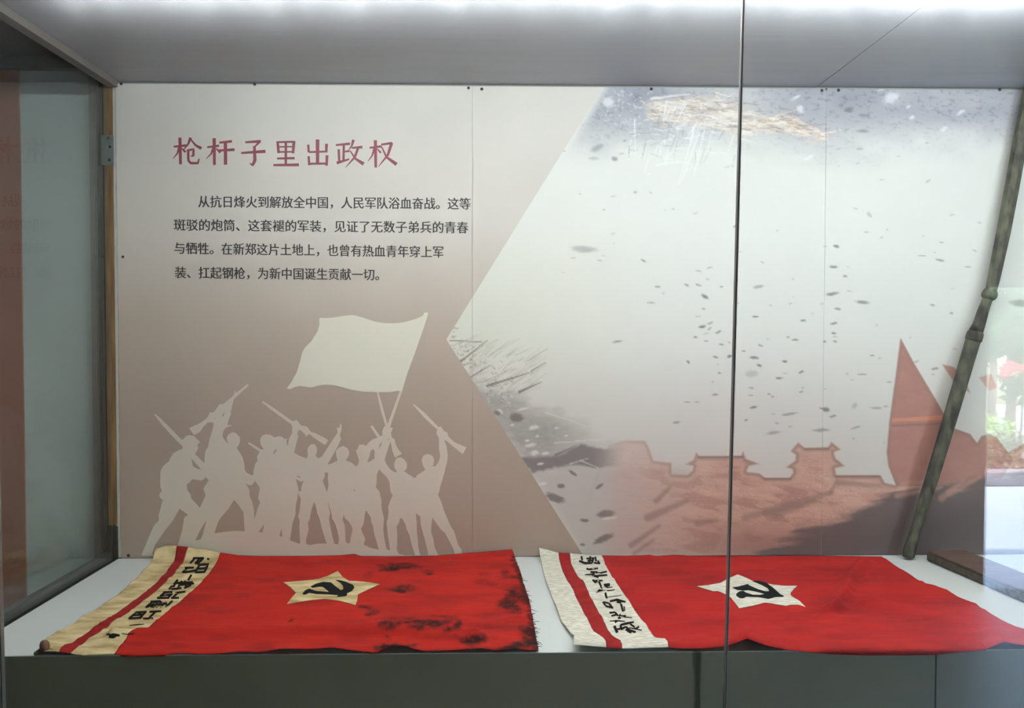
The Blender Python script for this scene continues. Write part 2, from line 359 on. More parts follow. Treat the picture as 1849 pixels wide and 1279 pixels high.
WHITE = (224, 223, 216)
def brown_of(y):
    t = np.clip((y - 150) / 850, 0, 1)
    return np.stack([212 - 36 * t, 206 - 46 * t, 197 - 50 * t], -1)
def paint_mural(X, Y):
    n1 = fbm(X / 90, Y / 60, 1); n2 = fbm(X / 22, Y / 9, 5); n3 = fbm(X / 7, Y / 4, 9)
    col = np.broadcast_to(np.array(WHITE, float), X.shape + (3,)).copy()
    col = blend(col, (1 - sm(X, 900, 1250)) * sm(Y, 300, 600) * 0.7, (220, 217, 200))
    col = blend(col, sm(Y, 560, 850) * 0.8, (206, 198, 192))
    # smoke along the top
    a = (1 - sm(Y + (n1 - .5) * 90, 175, 300)) * (0.45 + 0.75 * n1) * sm(X + (Y - 160) * 0.6, 1080, 1110)
    a = a * (0.55 + 0.45 * sm(np.abs(X - 1310), 20, 160))
    col = blend(col, np.clip(a, 0, 1) * .95, (144, 144, 156))
    col = blend(col, np.clip(a * sm(n3, .55, .8), 0, 1) * .55, (110, 108, 120))
    # burning straw
    xs = np.array([1165, 1240, 1300, 1350, 1420, 1495]); yc = np.interp(X, xs, [196, 200, 208, 224, 222, 250]); hw = np.interp(X, [1150, 1180, 1260, 1320, 1390, 1440, 1498], [2, 24, 27, 30, 14, 18, 4])
    s = np.abs(Y - yc + (n2 - .5) * 14) / hw
    a = (1 - sm(s, .7, 1.15)) * sm(X, 1155, 1180) * (1 - sm(X, 1488, 1500))
    col = blend(col, a * .5, (232, 218, 202))
    rs = random.Random(11)
    for k in range(230):
        x = rs.uniform(1165, 1488); y = float(np.interp(x, xs, [196, 200, 208, 224, 222, 250])) + rs.gauss(0, .55) * float(np.interp(x, [1150, 1180, 1260, 1320, 1390, 1440, 1498], [2, 24, 27, 30, 14, 18, 4]))
        if y < 162: continue
        an = .16 + rs.gauss(0, .22); L = rs.uniform(10, 42)
        stroke_on(col, X, Y, (x, y), (x + L * math.cos(an), y + L * math.sin(an)), rs.uniform(.7, 1.5), .4, rs.choice([(244, 232, 214), (238, 214, 192), (236, 206, 184), (160, 144, 132), (150, 138, 134)]), rs.uniform(.4, .85), .8)
    rg = np.abs(fbm(X / 26 + Y / 40, Y / 5 - X / 60, 21) - .5) * 2
    col = blend(col, a * (1 - sm(rg, .0, .2)) * .42, (178, 162, 144))
    col = blend(col, a * sm(fbm(X / 18 + Y / 30, Y / 3.5 - X / 50, 25), .5, .7) * .5, (246, 240, 230))
    r = random.Random(3)
    for k in range(150):
        x, y = r.gauss(1215, 52), r.gauss(225, 34)
        if x < 1120 + (y - 160) * .1 or y < 164: continue
        an = r.uniform(-.5, .35) if r.random() < .65 else r.uniform(1.6, 2.1)
        L = r.uniform(8, 34)
        g = r.choice([(240, 240, 240), (240, 240, 240), (160, 158, 166)])
        stroke_on(col, X, Y, (x, y), (x + L * math.cos(an), y + L * math.sin(an)), .9, .4, g, r.uniform(.4, .85))
    for p, q, w in [((1203, 185), (1198, 218), 1.8), ((1238, 188), (1222, 220), 1.6), ((1258, 222), (1238, 252), 1.5), ((1262, 240), (1232, 325), 1.6), ((1254, 232), (1226, 332), 1.3), ((1272, 235), (1252, 320), 1.2), ((1146, 215), (1147, 280), 1.3), ((1176, 178), (1245, 170), 2.2), ((1204, 184), (1240, 186), 1.4), ((1185, 298), (1225, 292), 1.2)]:
        stroke_on(col, X, Y, p, q, w, w * .5, (240, 240, 240), .7)
    for k in range(60):
        x, y = r.uniform(1092, 1180), r.uniform(162, 225)
        ell_on(col, X, Y, x, y, r.uniform(1.5, 4), r.uniform(1, 2), r.uniform(0, 3), (216, 216, 222), .5)
    ell_on(col, X, Y, 1099, 184, 10, 8, .6, (228, 230, 230), .8, .4, .4)
    for (x, y, a_, b_) in [(1610, 176, 13, 8), (1647, 212, 5, 3), (1735, 203, 8, 3), (1705, 233, 6, 3), (1640, 193, 4, 2), (1594, 160, 9, 2), (1437, 176, 9, 2.5), (1445, 197, 5, 7), (1460, 285, 9, 3)]:
        ell_on(col, X, Y, x, y, a_, b_, -.5, (232, 232, 236), .75, .5, .5, int(x))
    # debris in the air
    deb = [(1077, 268, 11, 5, -.5, .45), (1110, 287, 5, 4, .2, .65), (1072, 286, 8, 3, 0, .3), (1055, 450, 20, 6, .05, .45), (1162, 471, 5, 2, .5, .6), (1147, 347, 3, 2, 0, .5),
           (1268, 590, 6, 2.5, -.2, .9), (1282, 584, 5, 1.5, -.4, .6), (1281, 594, 4, 1.5, -.6, .6), (1297, 600, 5, 2, -.4, .7), (1256, 609, 3, 1.5, 0, .7), (1243, 654, 3, 2, .6, .9), (1302, 622, 4, 1.5, .2, .8), (1275, 616, 3, 1.5, 0, .7), (1317, 644, 4, 2.2, -.3, 1), (1292, 645, 4, 1.5, .3, .8), (1299, 674, 3, 1.5, 0, .8), (1291, 713, 5, 1.5, -.1, .9), (1241, 726, 5, 1.2, 0, .6), (1258, 726, 4, 1.2, 0, .5), (1222, 763, 6, 2, -.1, .6),
           (1362, 646, 7, 2.4, .05, 1), (1371, 660, 4, 2, .2, .95), (1373, 624, 4, 1.5, .3, .8), (1343, 634, 3, 1.5, 0, .8), (1364, 572, 5, 1.5, -.1, .7), (1450, 579, 5, 1.6, 0, .8), (1436, 614, 5, 1.8, 0, .95), (1423, 609, 3, 1.3, 0, .7), (1417, 653, 4, 2, .1, .95), (1447, 672, 5, 1.8, -.4, .9), (1407, 683, 6, 1.6, -.05, .9), (1446, 708, 4, 1.3, -.3, .7), (1357, 701, 5, 1.2, 0, .6), (1356, 714, 4, 1.2, 0, .6), (1389, 712, 3, 1.5, .1, .8), (1395, 717, 3, 1.2, 0, .7), (1360, 736, 6, 2, -.2, .9), (1426, 748, 12, 2.2, -.15, .6), (1396, 782, 11, 3, -.15, .5), (1347, 759, 3, 1.5, -.3, .8), (1402, 765, 4, 1.2, 0, .6), (1427, 771, 4, 1.2, 0, .6), (1482, 777, 13, 3, -.05, .6), (1491, 740, 6, 4, .1, .85), (1484, 738, 4, 1.5, .3, .8), (1504, 752, 6, 2, -.3, .7), (1357, 675, 10, 6, 0, .25),
           (1506, 584, 6, 2, -.2, .85), (1506, 602, 4, 2, .1, .9), (1489, 617, 3, 1.6, 0, .9), (1508, 617, 4, 1.3, 0, .8), (1502, 531, 10, 3, -.15, .8), (1557, 546, 11, 3, .1, .7), (1510, 445, 5, 2.5, .1, .9), (1505, 482, 6, 2.5, 0, .8), (1512, 558, 5, 2, .1, .8), (1526, 499, 4, 2, 0, .7), (1697, 470, 7, 2, .15, .7), (1665, 462, 6, 1, 0, .5), (1700, 438, 3, 1.5, 0, .6), (1748, 482, 4, 1.5, 0, .6), (1684, 551, 4, 2, .2, .6), (1718, 566, 3, 2, 0, .6), (1532, 199, 7, 4, .2, .7), (1560, 208, 8, 2, 0, .5), (1558, 237, 10, 3, 0, .5), (1552, 269, 6, 2, 0, .4), (1570, 388, 6, 3, .8, .3), (1676, 327, 5, 1.6, -.5, .4), (1845, 548, 18, 6, .1, .5),
           (1575, 642, 4, 1.4, 0, .8), (1557, 676, 8, 1.4, 0, .7), (1606, 690, 4, 1.3, 0, .6), (1632, 662, 4, 2, .3, .7), (1688, 666, 6, 2, -.2, .7), (1543, 733, 4, 6, .6, .3), (1582, 737, 10, 2, 0, .5), (1546, 772, 9, 1.6, -.3, .6), (1600, 734, 4, 2, 0, .5), (1115, 617, 8, 2, -.2, .6), (1240, 515, 4, 2, .4, .6), (1273, 536, 6, 3, .5, .9), (1187, 518, 5, 2, 0, .5), (1175, 547, 6, 2, 0, .4), (1261, 515, 5, 2, .2, .6), (1303, 518, 3, 1.5, 0, .6), (1270, 558, 3, 1.5, 0, .6), (1328, 408, 4, 1.5, -.5, .8), (1370, 518, 8, 3, -.2, .5), (1364, 572, 5, 1.6, 0, .7)]
    for k in range(95):
        x, y = r.uniform(1010, 1840), r.uniform(230, 800)
        if x < 1250 and y > 560: continue
        deb.append((x, y, r.uniform(1.5, 5), r.uniform(.8, 1.6), r.uniform(-.4, .3), r.uniform(.2, .5)))
    for x, y, rx, ry, an, al in deb:
        ell_on(col, X, Y, x, y, rx * 1.05, max(ry * .95, 1.1), an, (104, 104, 106), al * .85, .5, .35, int(x))
    # torn ground on the left
    g = sdf(X, Y, [(806, 640), (855, 692), (922, 703), (962, 733), (1010, 742), (1052, 765), (1090, 796), (1135, 800), (1110, 850), (960, 856), (840, 720)])
    col = blend(col, (1 - sm(g + (n2 - .5) * 30 + (n3 - .5) * 12, -26, 12)) * (.55 + .4 * n1) * (1 - .75 * sm(X, 960, 1120)) * (.75 + .5 * n3), (158, 152, 146))
    g2 = sdf(X, Y, [(960, 852), (1110, 842), (1240, 850), (1300, 1010), (1060, 1010)])
    col = blend(col, (1 - sm(g2, -14, 14)) * .8, (190, 180, 174))
    w = sdf(X, Y, [(940, 828), (1008, 824), (1050, 803), (1090, 812), (1128, 808), (1120, 842), (1075, 845), (1030, 838), (962, 853)])
    col = blend(col, (1 - sm(w + (n3 - .5) * 5, -3, 4)) * .85 * (1 - sm(X, 1060, 1140)), (122, 112, 112))
    for k in range(120):
        x, y = r.uniform(815, 960), r.uniform(615, 720)
        if y < 600 + (x - 800) * .3: continue
        an = r.uniform(-.85, -.35); L = r.uniform(8, 46)
        stroke_on(col, X, Y, (x, y), (x + L * math.cos(an), y + L * math.sin(an)), .9, .3, (158, 150, 138), r.uniform(.2, .6), .8)
    for k in range(170):
        x = r.uniform(812, 925); y = 612 + (x - 806) * .9 + r.gauss(0, 22)
        ell_on(col, X, Y, x, y, r.uniform(1, 4), r.uniform(.8, 2), r.uniform(-1, 1), r.choice([(142, 134, 124), (226, 222, 212)]), .5)
    for p, q, wd_ in [((832, 653), (880, 615), 1.6), ((880, 697), (960, 672), 2.2), ((960, 670), (985, 655), 1.2), ((938, 708), (978, 690), 2.6), ((836, 690), (885, 660), 1.2), ((812, 615), (870, 618), .8), ((1003, 822), (1040, 805), 2)]:
        stroke_on(col, X, Y, p, q, wd_, .6, (112, 104, 96), .8)
    for x, y, a_, b_ in [(964, 772, 9, 4), (900, 745, 8, 5), (952, 796, 4, 2), (958, 804, 10, 3), (965, 818, 8, 4), (985, 819, 7, 2.5), (976, 838, 6, 2), (1005, 773, 4, 1.6), (1023, 787, 4, 1.5), (970, 788, 3, 1.5), (944, 739, 10, 2), (925, 768, 4, 1.5), (980, 874, 8, 2.5)]:
        ell_on(col, X, Y, x, y, a_, b_, -.2, (226, 222, 214), .85, .4, .4, int(y))
    for p, q in [((1002, 800), (1040, 798)), ((1040, 797), (1095, 793)), ((1030, 838), (1062, 828)), ((1048, 832), (1080, 845)), ((985, 745), (1060, 770))]:
        stroke_on(col, X, Y, p, q, 1.2, .5, (224, 220, 212), .7)
    for x, y, a_, b_, an in [(1095, 928, 16, 7, -.1), (1055, 940, 8, 3, .1), (1090, 973, 18, 6, -.4), (1013, 878, 7, 4, 0), (1003, 900, 18, 7, .35), (1052, 984, 5, 2, 0), (933, 754, 12, 8, .2), (898, 746, 7, 4, .2), (1035, 855, 8, 3, .6), (1083, 878, 8, 3, -.6)]:
        ell_on(col, X, Y, x, y, a_, b_, an, (116, 106, 100), .8, .3, .35, int(x))
    ell_on(col, X, Y, 1100, 936, 14, 2.5, -.1, (226, 220, 212), .8)
    # red hills with wall and gate towers
    wall = [(1020, 1012), (1060, 900), (1090, 820), (1100, 803), (1128, 795), (1165, 796), (1172, 808), (1180, 832), (1213, 836), (1213, 856), (1240, 858), (1250, 850), (1252, 842), (1236, 839), (1252, 831), (1257, 816), (1263, 824), (1300, 825), (1338, 823), (1342, 815), (1347, 829), (1372, 838), (1352, 842), (1348, 852), (1372, 855), (1382, 863), (1425, 863), (1432, 854), (1431, 848), (1419, 844), (1436, 832), (1437, 822), (1427, 815), (1441, 799), (1454, 809), (1495, 808), (1501, 798), (1519, 812), (1506, 817), (1509, 828), (1526, 842), (1508, 846), (1510, 858), (1590, 858), (1598, 872), (1617, 876), (1626, 868), (1720, 880), (1849, 800), (1910, 790), (1910, 1012)]
    d = sdf(X, Y, wall)
    fade = sm(X, 1060, 1250)
    fade = sm(X - (Y - 800) * .12, 1050, 1360) ** .8
    a = (1 - sm(d, -2.2, 1.5)) * (.95 * fade + .18 * sm(X, 1080, 1130))
    st = (fbm(X / 40, Y / 2.2, 61) - .5) * 16
    redc = np.stack([204 - 10 * n2 + st, 162 + 12 * n1 - 12 * n2 + st, 148 + 8 * n1 - 10 * n2 + st], -1)
    col = col + (redc - col) * a[..., None]
    edge = sm(d, -9, -3) * (1 - sm(d, -2.5, 1.0)) * (.1 + .8 * fade) * (1 - sm(Y, 880, 930))
    col = blend(col, edge * .6, (138, 112, 102))
    for p, q in [((1262, 826), (1340, 825)), ((1454, 811), (1496, 810)), ((1380, 865), (1428, 865)), ((1510, 861), (1588, 861))]:
        stroke_on(col, X, Y, p, q, 2.0, 2.0, (122, 96, 88), .55)
    # sails
    sail = [(1626, 610), (1650, 655), (1690, 722), (1718, 772), (1752, 784), (1764, 800), (1772, 788), (1785, 784), (1800, 790), (1830, 830), (1800, 880), (1618, 878), (1604, 842), (1601, 818), (1606, 760), (1617, 680)]
    d2 = sdf(X, Y, sail)
    sc = np.stack([176 - 14 * n2, 124 - 10 * n2, 112 - 10 * n2], -1)
    col = col + (sc - col) * ((1 - sm(d2, -1.5, 1.2)) * .95)[..., None]
    col = blend(col, sm(d2, -10, -2) * (1 - sm(d2, -2, 1)) * .45, (146, 118, 106))
    stroke_on(col, X, Y, (1613, 759), (1712, 754), 3.2, 4.5, (214, 142, 112), .8)
    stroke_on(col, X, Y, (1612, 769), (1708, 765), 1.8, 1.8, (126, 92, 84), .5)
    d3 = sdf(X, Y, [(1701, 658), (1722, 663), (1740, 680), (1752, 710), (1735, 700), (1722, 690)])
    col = blend(col, (1 - sm(d3, -1.5, 1.5)) * .8, (176, 128, 112))
    d3 = sdf(X, Y, [(1768, 682), (1790, 675), (1800, 700), (1786, 706)])
    col = blend(col, (1 - sm(d3, -2, 2)) * .7, (190, 140, 124))
    # folds of the land, then the dark slope
    fold = fbm(X / 75 + Y / 70, Y / 16 - X / 60, 33)
    inside = (1 - sm(d, -18, -8)) * fade * .7
    col = blend(col, inside * sm(fold, .56, .66) * .55, (150, 104, 96))
    col = blend(col, inside * (1 - sm(fold, .36, .44)) * .45, (218, 174, 158))
    ct = np.abs(fbm(X / 60 + Y / 50, Y / 11 - X / 45, 71) - .5)
    col = blend(col, inside * (1 - sm(ct, .004, .022)) * .55, (226, 186, 168))
    ct = np.abs(fbm(X / 60 + Y / 50, Y / 11 - X / 45, 73) - .47)
    col = blend(col, inside * (1 - sm(ct, .004, .02)) * .4, (150, 112, 102))
    for p, q, w0 in [((1385, 925), (1500, 890), 8), ((1400, 930), (1470, 905), 7), ((1500, 890), (1512, 868), 4), ((1345, 935), (1420, 915), 6), ((1185, 905), (1210, 880), 5), ((1170, 935), (1240, 905), 7), ((1140, 985), (1190, 950), 5), ((1260, 945), (1295, 940), 6), ((1145, 1000), (1180, 975), 3), ((1515, 872), (1590, 878), 5)]:
        stroke_on(col, X, Y, p, q, w0, w0 * .5, (142, 116, 108), .55, 4)
    lower = sm(Y + (n1 - .5) * 60, 930, 1000) * sm(X, 1180, 1400)
    col = blend(col, lower * .7, (150, 112, 104))
    dark = sdf(X, Y, [(1330, 1030), (1400, 990), (1450, 962), (1520, 935), (1570, 908), (1640, 888), (1720, 876), (1780, 862), (1910, 850), (1910, 1030)])
    dn = dark + (fbm(X / 60, Y / 10 + X / 90, 41) - .5) * 46
    col = blend(col, (1 - sm(dn, -12, 14)) * .93, (100, 86, 85))
    col = blend(col, (1 - sm(dark, -70, -10)) * sm(X, 1450, 1700) * .5, (72, 62, 62))
    for p, q, w0 in [((1620, 895), (1700, 880), 5), ((1700, 900), (1740, 868), 6), ((1715, 890), (1770, 862), 7), ((1630, 875), (1690, 868), 5), ((1560, 902), (1610, 888), 4)]:
        stroke_on(col, X, Y, p, q, w0, w0 * .4, (196, 146, 128), .6, 4)
    return np.clip(col, 0, 255)

# ------------------------------------------------------------------ the room and the case shell
struct('floor', -4.5, 6.5, -1.50, 2.7, -0.1, 0.0, M['floor'])
struct('ceiling_1', -4.5, 6.5, -1.57, 2.72, 3.0, 3.12, M['plaster'])
xj = float(on_y(1781, 800, 2 * YG + 1.45)[0])      # doorway edge met by the mirrored view
struct('wall_rear_1', -4.5, xj, -1.57, -1.45, 0, 3.0, M['plaster'])
struct('wall_rear_2', xj, xj + 0.62, -1.57, -1.45, 1.78, 3.0, M['plaster'])
struct('wall_rear_3', xj + 0.62, 6.5, -1.57, -1.45, 0, 3.0, M['plaster'])
struct('wall_west', -4.62, -4.5, -1.57, 2.7, 0, 3.12, M['plaster'])
struct('wall_east', 6.5, 6.62, -1.57, 2.7, 0, 3.12, M['plaster'])
struct('wall_back', -4.5, 6.5, 2.60, 2.72, 0, 3.12, M['plaster'])
struct('wall_front_1', -4.5, 6.5, 1.60, 1.672, 2.262, 3.0, M['plaster'])      # above the glazing
struct('wall_front_2', XR, 6.5, 1.60, 1.672, 0, 2.262, M['plaster'])
struct('wall_front_3', -4.5, -1.75, 1.60, 1.672, 0, 2.262, M['plaster'])
# case ceiling in two sheets with an open joint
XS = 0.9494
struct('ceiling_2', -1.112, XS - 0.0012, 1.672, 2.475, ZT, ZT + 0.012, M['ceil'])
struct('ceiling_3', XS + 0.0012, XR, 1.672, 2.475, ZT, ZT + 0.012, M['ceil'])
struct('trim_1', XS - 0.03, XS + 0.03, 1.672, 2.475, ZT + 0.0125, ZT + 0.02, M['dark'])
struct('wall_right', XR, XR + 0.02, 1.672, 2.6, 0, 2.3, M['plinth'])
struct('wall_behind_panels', -1.10, XR, 2.458, 2.475, Z0 - 0.05, ZT, M['plaster'])
# rail that carries the end glass under the ceiling, and its base channel
struct('trim_2', -1.113, -1.0855, 1.672, 2.43, ZT - 0.022, ZT - 0.0005, M['rail'])
struct('trim_3', -1.142, -1.124, 1.672, 2.50, Z0 - 0.02, Z0 + 0.020, M['darkrail'])
# bay beyond the end glass
yb = 2.52
xa = float(on_y(178, 500, yb)[0]); xt = float(on_y(165, 500, yb)[0]); xr = float(on_y(41, 500, yb)[0])
zh0 = float(on_y(90, 128, yb)[2]); zh1 = float(on_y(90, 105, yb)[2])
t = thing('partition_board', 'blue-grey upright board behind the glass end of the case, left of the wooden post', 'board', ((xa + xr) / 2, yb, 0.0))
box('board_sheet', xr, xt, yb, yb + 0.018, 0.0, zh0, M['board'], t)
box('edge_trim', xt, xa, yb - 0.006, yb + 0.018, 0.0, zh0, M['strip'], t, bev=0.003)
o = box('red_display_board', -2.6, xr - 0.001, yb - 0.004, yb + 0.02, 0.0, zh0, M['redboard']); tag(o, 'dull red upright board seen through the end glass at the left', 'board')
struct('trim_4', -3.2, -1.135, yb - 0.03, yb + 0.03, zh0, zh1, M['steel'])
struct('wall_left', -3.2, -1.13, yb + 0.02, yb + 0.05, zh1, 3.0, M['plinth'])
struct('wall_bay_side', -3.25, -3.2, 1.672, 2.6, 0, 3.0, M['plaster'])

# ------------------------------------------------------------------ plinth
t = thing('display_plinth', 'long white display plinth the two red flags lie on', 'plinth', (0.7, 2.08, 0.0))
box('top_panel', XL, XR - 0.004, YF, D - 0.002, Z0 - 0.002, Z0, M['plinth'], t, bev=0.0006)
xf = float(on_y(1690, 1220, YF)[0])
box('front_panel', XL, xf - 0.0015, YF + 0.0008, YF + 0.02, 0.06, Z0 - 0.0022, M['front'], t)
box('front_panel', xf + 0.0015, XR - 0.004, YF + 0.0008, YF + 0.02, 0.06, Z0 - 0.0022, M['front'], t)
box('side_panel', XL, XL + 0.018, YF + 0.021, D - 0.002, 0.06, Z0 - 0.0205, M['front'], t)
box('toe_kick', XL + 0.02, XR - 0.01, YF + 0.05, YF + 0.06, 0.0, 0.06, M['dark'], t)
box('carcass', XL + 0.02, XR - 0.006, YF + 0.022, YF + 0.03, 0.06, Z0 - 0.0205, M['dark'], t)

# ------------------------------------------------------------------ LED batten behind the header
t = thing('led_batten', 'long white lamp batten fixed under the case ceiling along its front', 'lamp', (0.85, 1.692, ZT))
x0l, x1l = -0.86, 1.95
box('housing', x0l - 0.02, x1l + 0.02, 1.676, 1.708, ZT - 0.008, ZT - 0.0005, M['housing'], t)
for x in np.linspace(x0l + .05, x1l - .05, 5): box('clip', x - .006, x + .006, 1.688, 1.696, ZT - 0.0245, ZT - 0.0082, M['housing'], t)
bm = bmesh.new()
tube_bm(bm, [(x0l, 1.692, ZT - .0305), (x1l, 1.692, ZT - .0305)], 1.0, 16)
for v in bm.verts:
    ang = math.atan2(v.co.z - (ZT - .0305), v.co.y - 1.692)
    v.co.y = 1.692 + .0125 * math.cos(ang); v.co.z = ZT - .0305 + .006 * math.sin(ang)
fix(from_bm('diffuser', bm, M['led'], t))

# ------------------------------------------------------------------ glazing
glz = thing('case_glazing', 'clear glass front and end of the display case, with thin upright joints', 'glazing', (0.0, YG, 0.45))
jt, jb = on_y(1341, 30, YG), on_y(1310, 1230, YG)
def joint_x(z): return float(jb[0] + (jt[0] - jb[0]) * (z - jb[2]) / (jt[2] - jb[2]))
zA, zB = 0.45, 2.262
def slant_pane(xl0, xl1, xr0, xr1):      # edges given at bottom and top
    bm = bmesh.new(); vs = []
    for y in (YG - 0.005, YG + 0.005):
        vs.append([bm.verts.new((xl0, y, zA)), bm.verts.new((xr0, y, zA)), bm.verts.new((xr1, y, zB)), bm.verts.new((xl1, y, zB))])
    a, b = vs
    bm.faces.new(a); bm.faces.new(b[::-1])
    for i in range(4):
        j = (i + 1) % 4; bm.faces.new((a[j], a[i], b[i], b[j]))
    bmesh.ops.recalc_face_normals(bm, faces=bm.faces[:])
    return fix(from_bm('glass_pane', bm, M['glass'], glz))
lt, lb = on_y(-26, 30, YG), on_y(5, 1230, YG)
def left_x(z): return float(lb[0] + (lt[0] - lb[0]) * (z - lb[2]) / (lt[2] - lb[2]))
hw = 0.0024
slant_pane(left_x(zA) + hw, left_x(zB) + hw, joint_x(zA) - hw, joint_x(zB) - hw)
slant_pane(joint_x(zA) + hw, joint_x(zB) + hw, XR - 0.01, XR - 0.01)
slant_pane(-1.74, -1.74, left_x(zA) - hw, left_x(zB) - hw)
def joint(fx):
    def strip(name, w, d, m, dx=0.0):
        bm = bmesh.new(); vs = []
        for y in (YG - d, YG + d):
            vs.append([bm.verts.new((fx(zA) - w + dx, y, zA)), bm.verts.new((fx(zA) + w + dx, y, zA)), bm.verts.new((fx(zB) + w + dx, y, zB)), bm.verts.new((fx(zB) - w + dx, y, zB))])
        a, b = vs
        bm.faces.new(a); bm.faces.new(b[::-1])
        for i in range(4):
            j = (i + 1) % 4; bm.faces.new((a[j], a[i], b[i], b[j]))
        bmesh.ops.recalc_face_normals(bm, faces=bm.faces[:])
        fix(from_bm(name, bm, m, glz))
    strip('sealant_bead', 0.0009, 0.0052, M['sealant'])
    strip('polished_edge', 0.0005, 0.0054, M['edgeglass'], 0.0017)
    strip('polished_edge', 0.0006, 0.0054, M['edgeglass'], -0.0018)
joint(joint_x)
joint(left_x)
box('end_pane', -1.123, -1.113, 1.672, 2.43, Z0 - 0.1, ZT - 0.0005, M['glass'], glz)

# ------------------------------------------------------------------ wooden post with bracket
xw0, xw1 = float(on_y(190, 500, 2.447)[0]), float(on_y(206, 500, 2.447)[0])
t = thing('wooden_post', 'bare pine post with a metal bracket at the left end of the panels', 'post', ((xw0 + xw1) / 2, 2.46, 0.0))
zr = float(on_y(200, 950, 2.447)[2])
bm = bmesh.new(); box_bm(bm, xw0, xw1, 2.446, 2.486, zr, ZT - 0.001, 0.002)
fix(from_bm('shaft', bm, M['wood'], t))
bm = bmesh.new(); box_bm(bm, xw0 - 0.004, xw1 + 0.002, 2.440, 2.486, 0.0, zr - 0.0005)
bmesh.ops.subdivide_edges(bm, edges=bm.edges[:], cuts=14, use_grid_fill=True)
for v in bm.verts:
    if v.co.z > 0.8: v.co += Vector((random.uniform(-.0012, .0012), random.uniform(-.002, .002), random.uniform(-.002, 0)))
fix(from_bm('rotten_foot', bm, M['rotten'], t))
xb0, xb1 = float(on_y(183, 270, 2.444)[0]), float(on_y(205, 270, 2.444)[0])
zb0, zb1 = float(on_y(195, 298, 2.444)[2]), float(on_y(195, 244, 2.444)[2])
br = box('bracket', xb0, xb1, 2.4425, 2.4455, zb0, zb1, M['zinc'], t, bev=0.001)
bm = bmesh.new(); box_bm(bm, xb0 - 0.006, xb0 - 0.0003, 2.436, 2.4455, zb0 - 0.003, zb1 + 0.006, 0.001)
o = from_bm('hinge_knuckle', bm, M['screw'], br)
for px, py in [(194, 249), (198, 265), (197, 289)]:
    c = on_y(px, py, 2.441)
    bm = bmesh.new(); bmesh.ops.create_uvsphere(bm, u_segments=10, v_segments=6, radius=0.0042)
    for v in bm.verts: v.co = Vector((v.co.x + c[0], v.co.y * .4 + 2.442, v.co.z + c[2]))
    from_bm('screw', bm, M['screw'], br, True)
struct('trim_5', float(on_y(182, 500, 2.448)[0]), xw0 - 0.0045, 2.448, 2.49, 0, ZT, M['dark'])

# ------------------------------------------------------------------ exhibition panels
def wall_pts(p, Y=D): 
    a = np.array(p, float); return on_y(a[:, 0], a[:, 1], Y)
def flat_print(name, polys, Y, m, parent):
    """a thin printed shape on the board: outer outline and holes in photo measure"""
    loops = [wall_pts(p, D) for p in polys]
    tri = tessellate_polygon([[Vector((q[0], q[2], 0)) for q in lp] for lp in loops])
    flat = [q for lp in loops for q in lp]
    bm = bmesh.new(); vs = [bm.verts.new((q[0], Y, q[2])) for q in flat]
    for a in tri:
        try: bm.faces.new([vs[i] for i in a])
        except ValueError: pass
    for f in bm.faces:
        f.normal_update()
        if f.normal.y > 0: f.normal_flip()
    return fix(from_bm(name, bm, m, parent))
def ztop(px): return float(np.interp(px, [205, 460, 850, 1340, 1849, 1910], [ZT - .006] * 6))
X1, X2, X3, X4 = [float(on_y(x, 560, D)[0]) for x in (213.5, 853, 1488, 1905)]
def to_px(x, z):     # board point -> photo measure
    dx = np.stack([x, np.full_like(x, D), z], -1) - O
    k = dx @ fw
    return W / 2 + F * (dx @ RT) / k, H / 2 - F * (dx @ UP) / k
def panel(name, label, xa, xb, xs):
    t = thing(name, label, 'panel', ((xa + xb) / 2, D, Z0), 'printed exhibition panels')
    zs = np.arange(Z0 + 0.001, ZT - 0.006, 0.0033)
    zs = np.append(zs, ZT - 0.006)[::-1]
    XX, ZZ = np.meshgrid(xs, zs)
    px, py = to_px(XX, ZZ)
    col = paint_mural(px, py)
    me, q = grid_mesh('printed_face', np.stack([XX, np.full_like(XX, D), ZZ], -1), col)
    fix(link('printed_face', me, M['print'], t))
    box('board', xa, xb, D + 0.0003, D + 0.006, Z0 + 0.001, ZT - 0.006, M['strip'], t)
    return t
p1 = panel('exhibition_panel', 'left printed panel with a red heading, text and pale soldier silhouettes', X1, X2 - 0.0004, np.concatenate([np.linspace(X1, X2 - .1, 60), np.linspace(X2 - .0985, X2 - .0004, 50)]))
p2 = panel('exhibition_panel', 'middle printed panel with the slanting arrow edge and pale battle scene', X2 + 0.0004, X3 - 0.0004, np.linspace(X2 + .0004, X3 - .0004, 330))
p3 = panel('exhibition_panel', 'right printed panel with red sails, behind the leaning dark pole', X3 + 0.0004, X4, np.linspace(X3 + .0004, X4, 220))
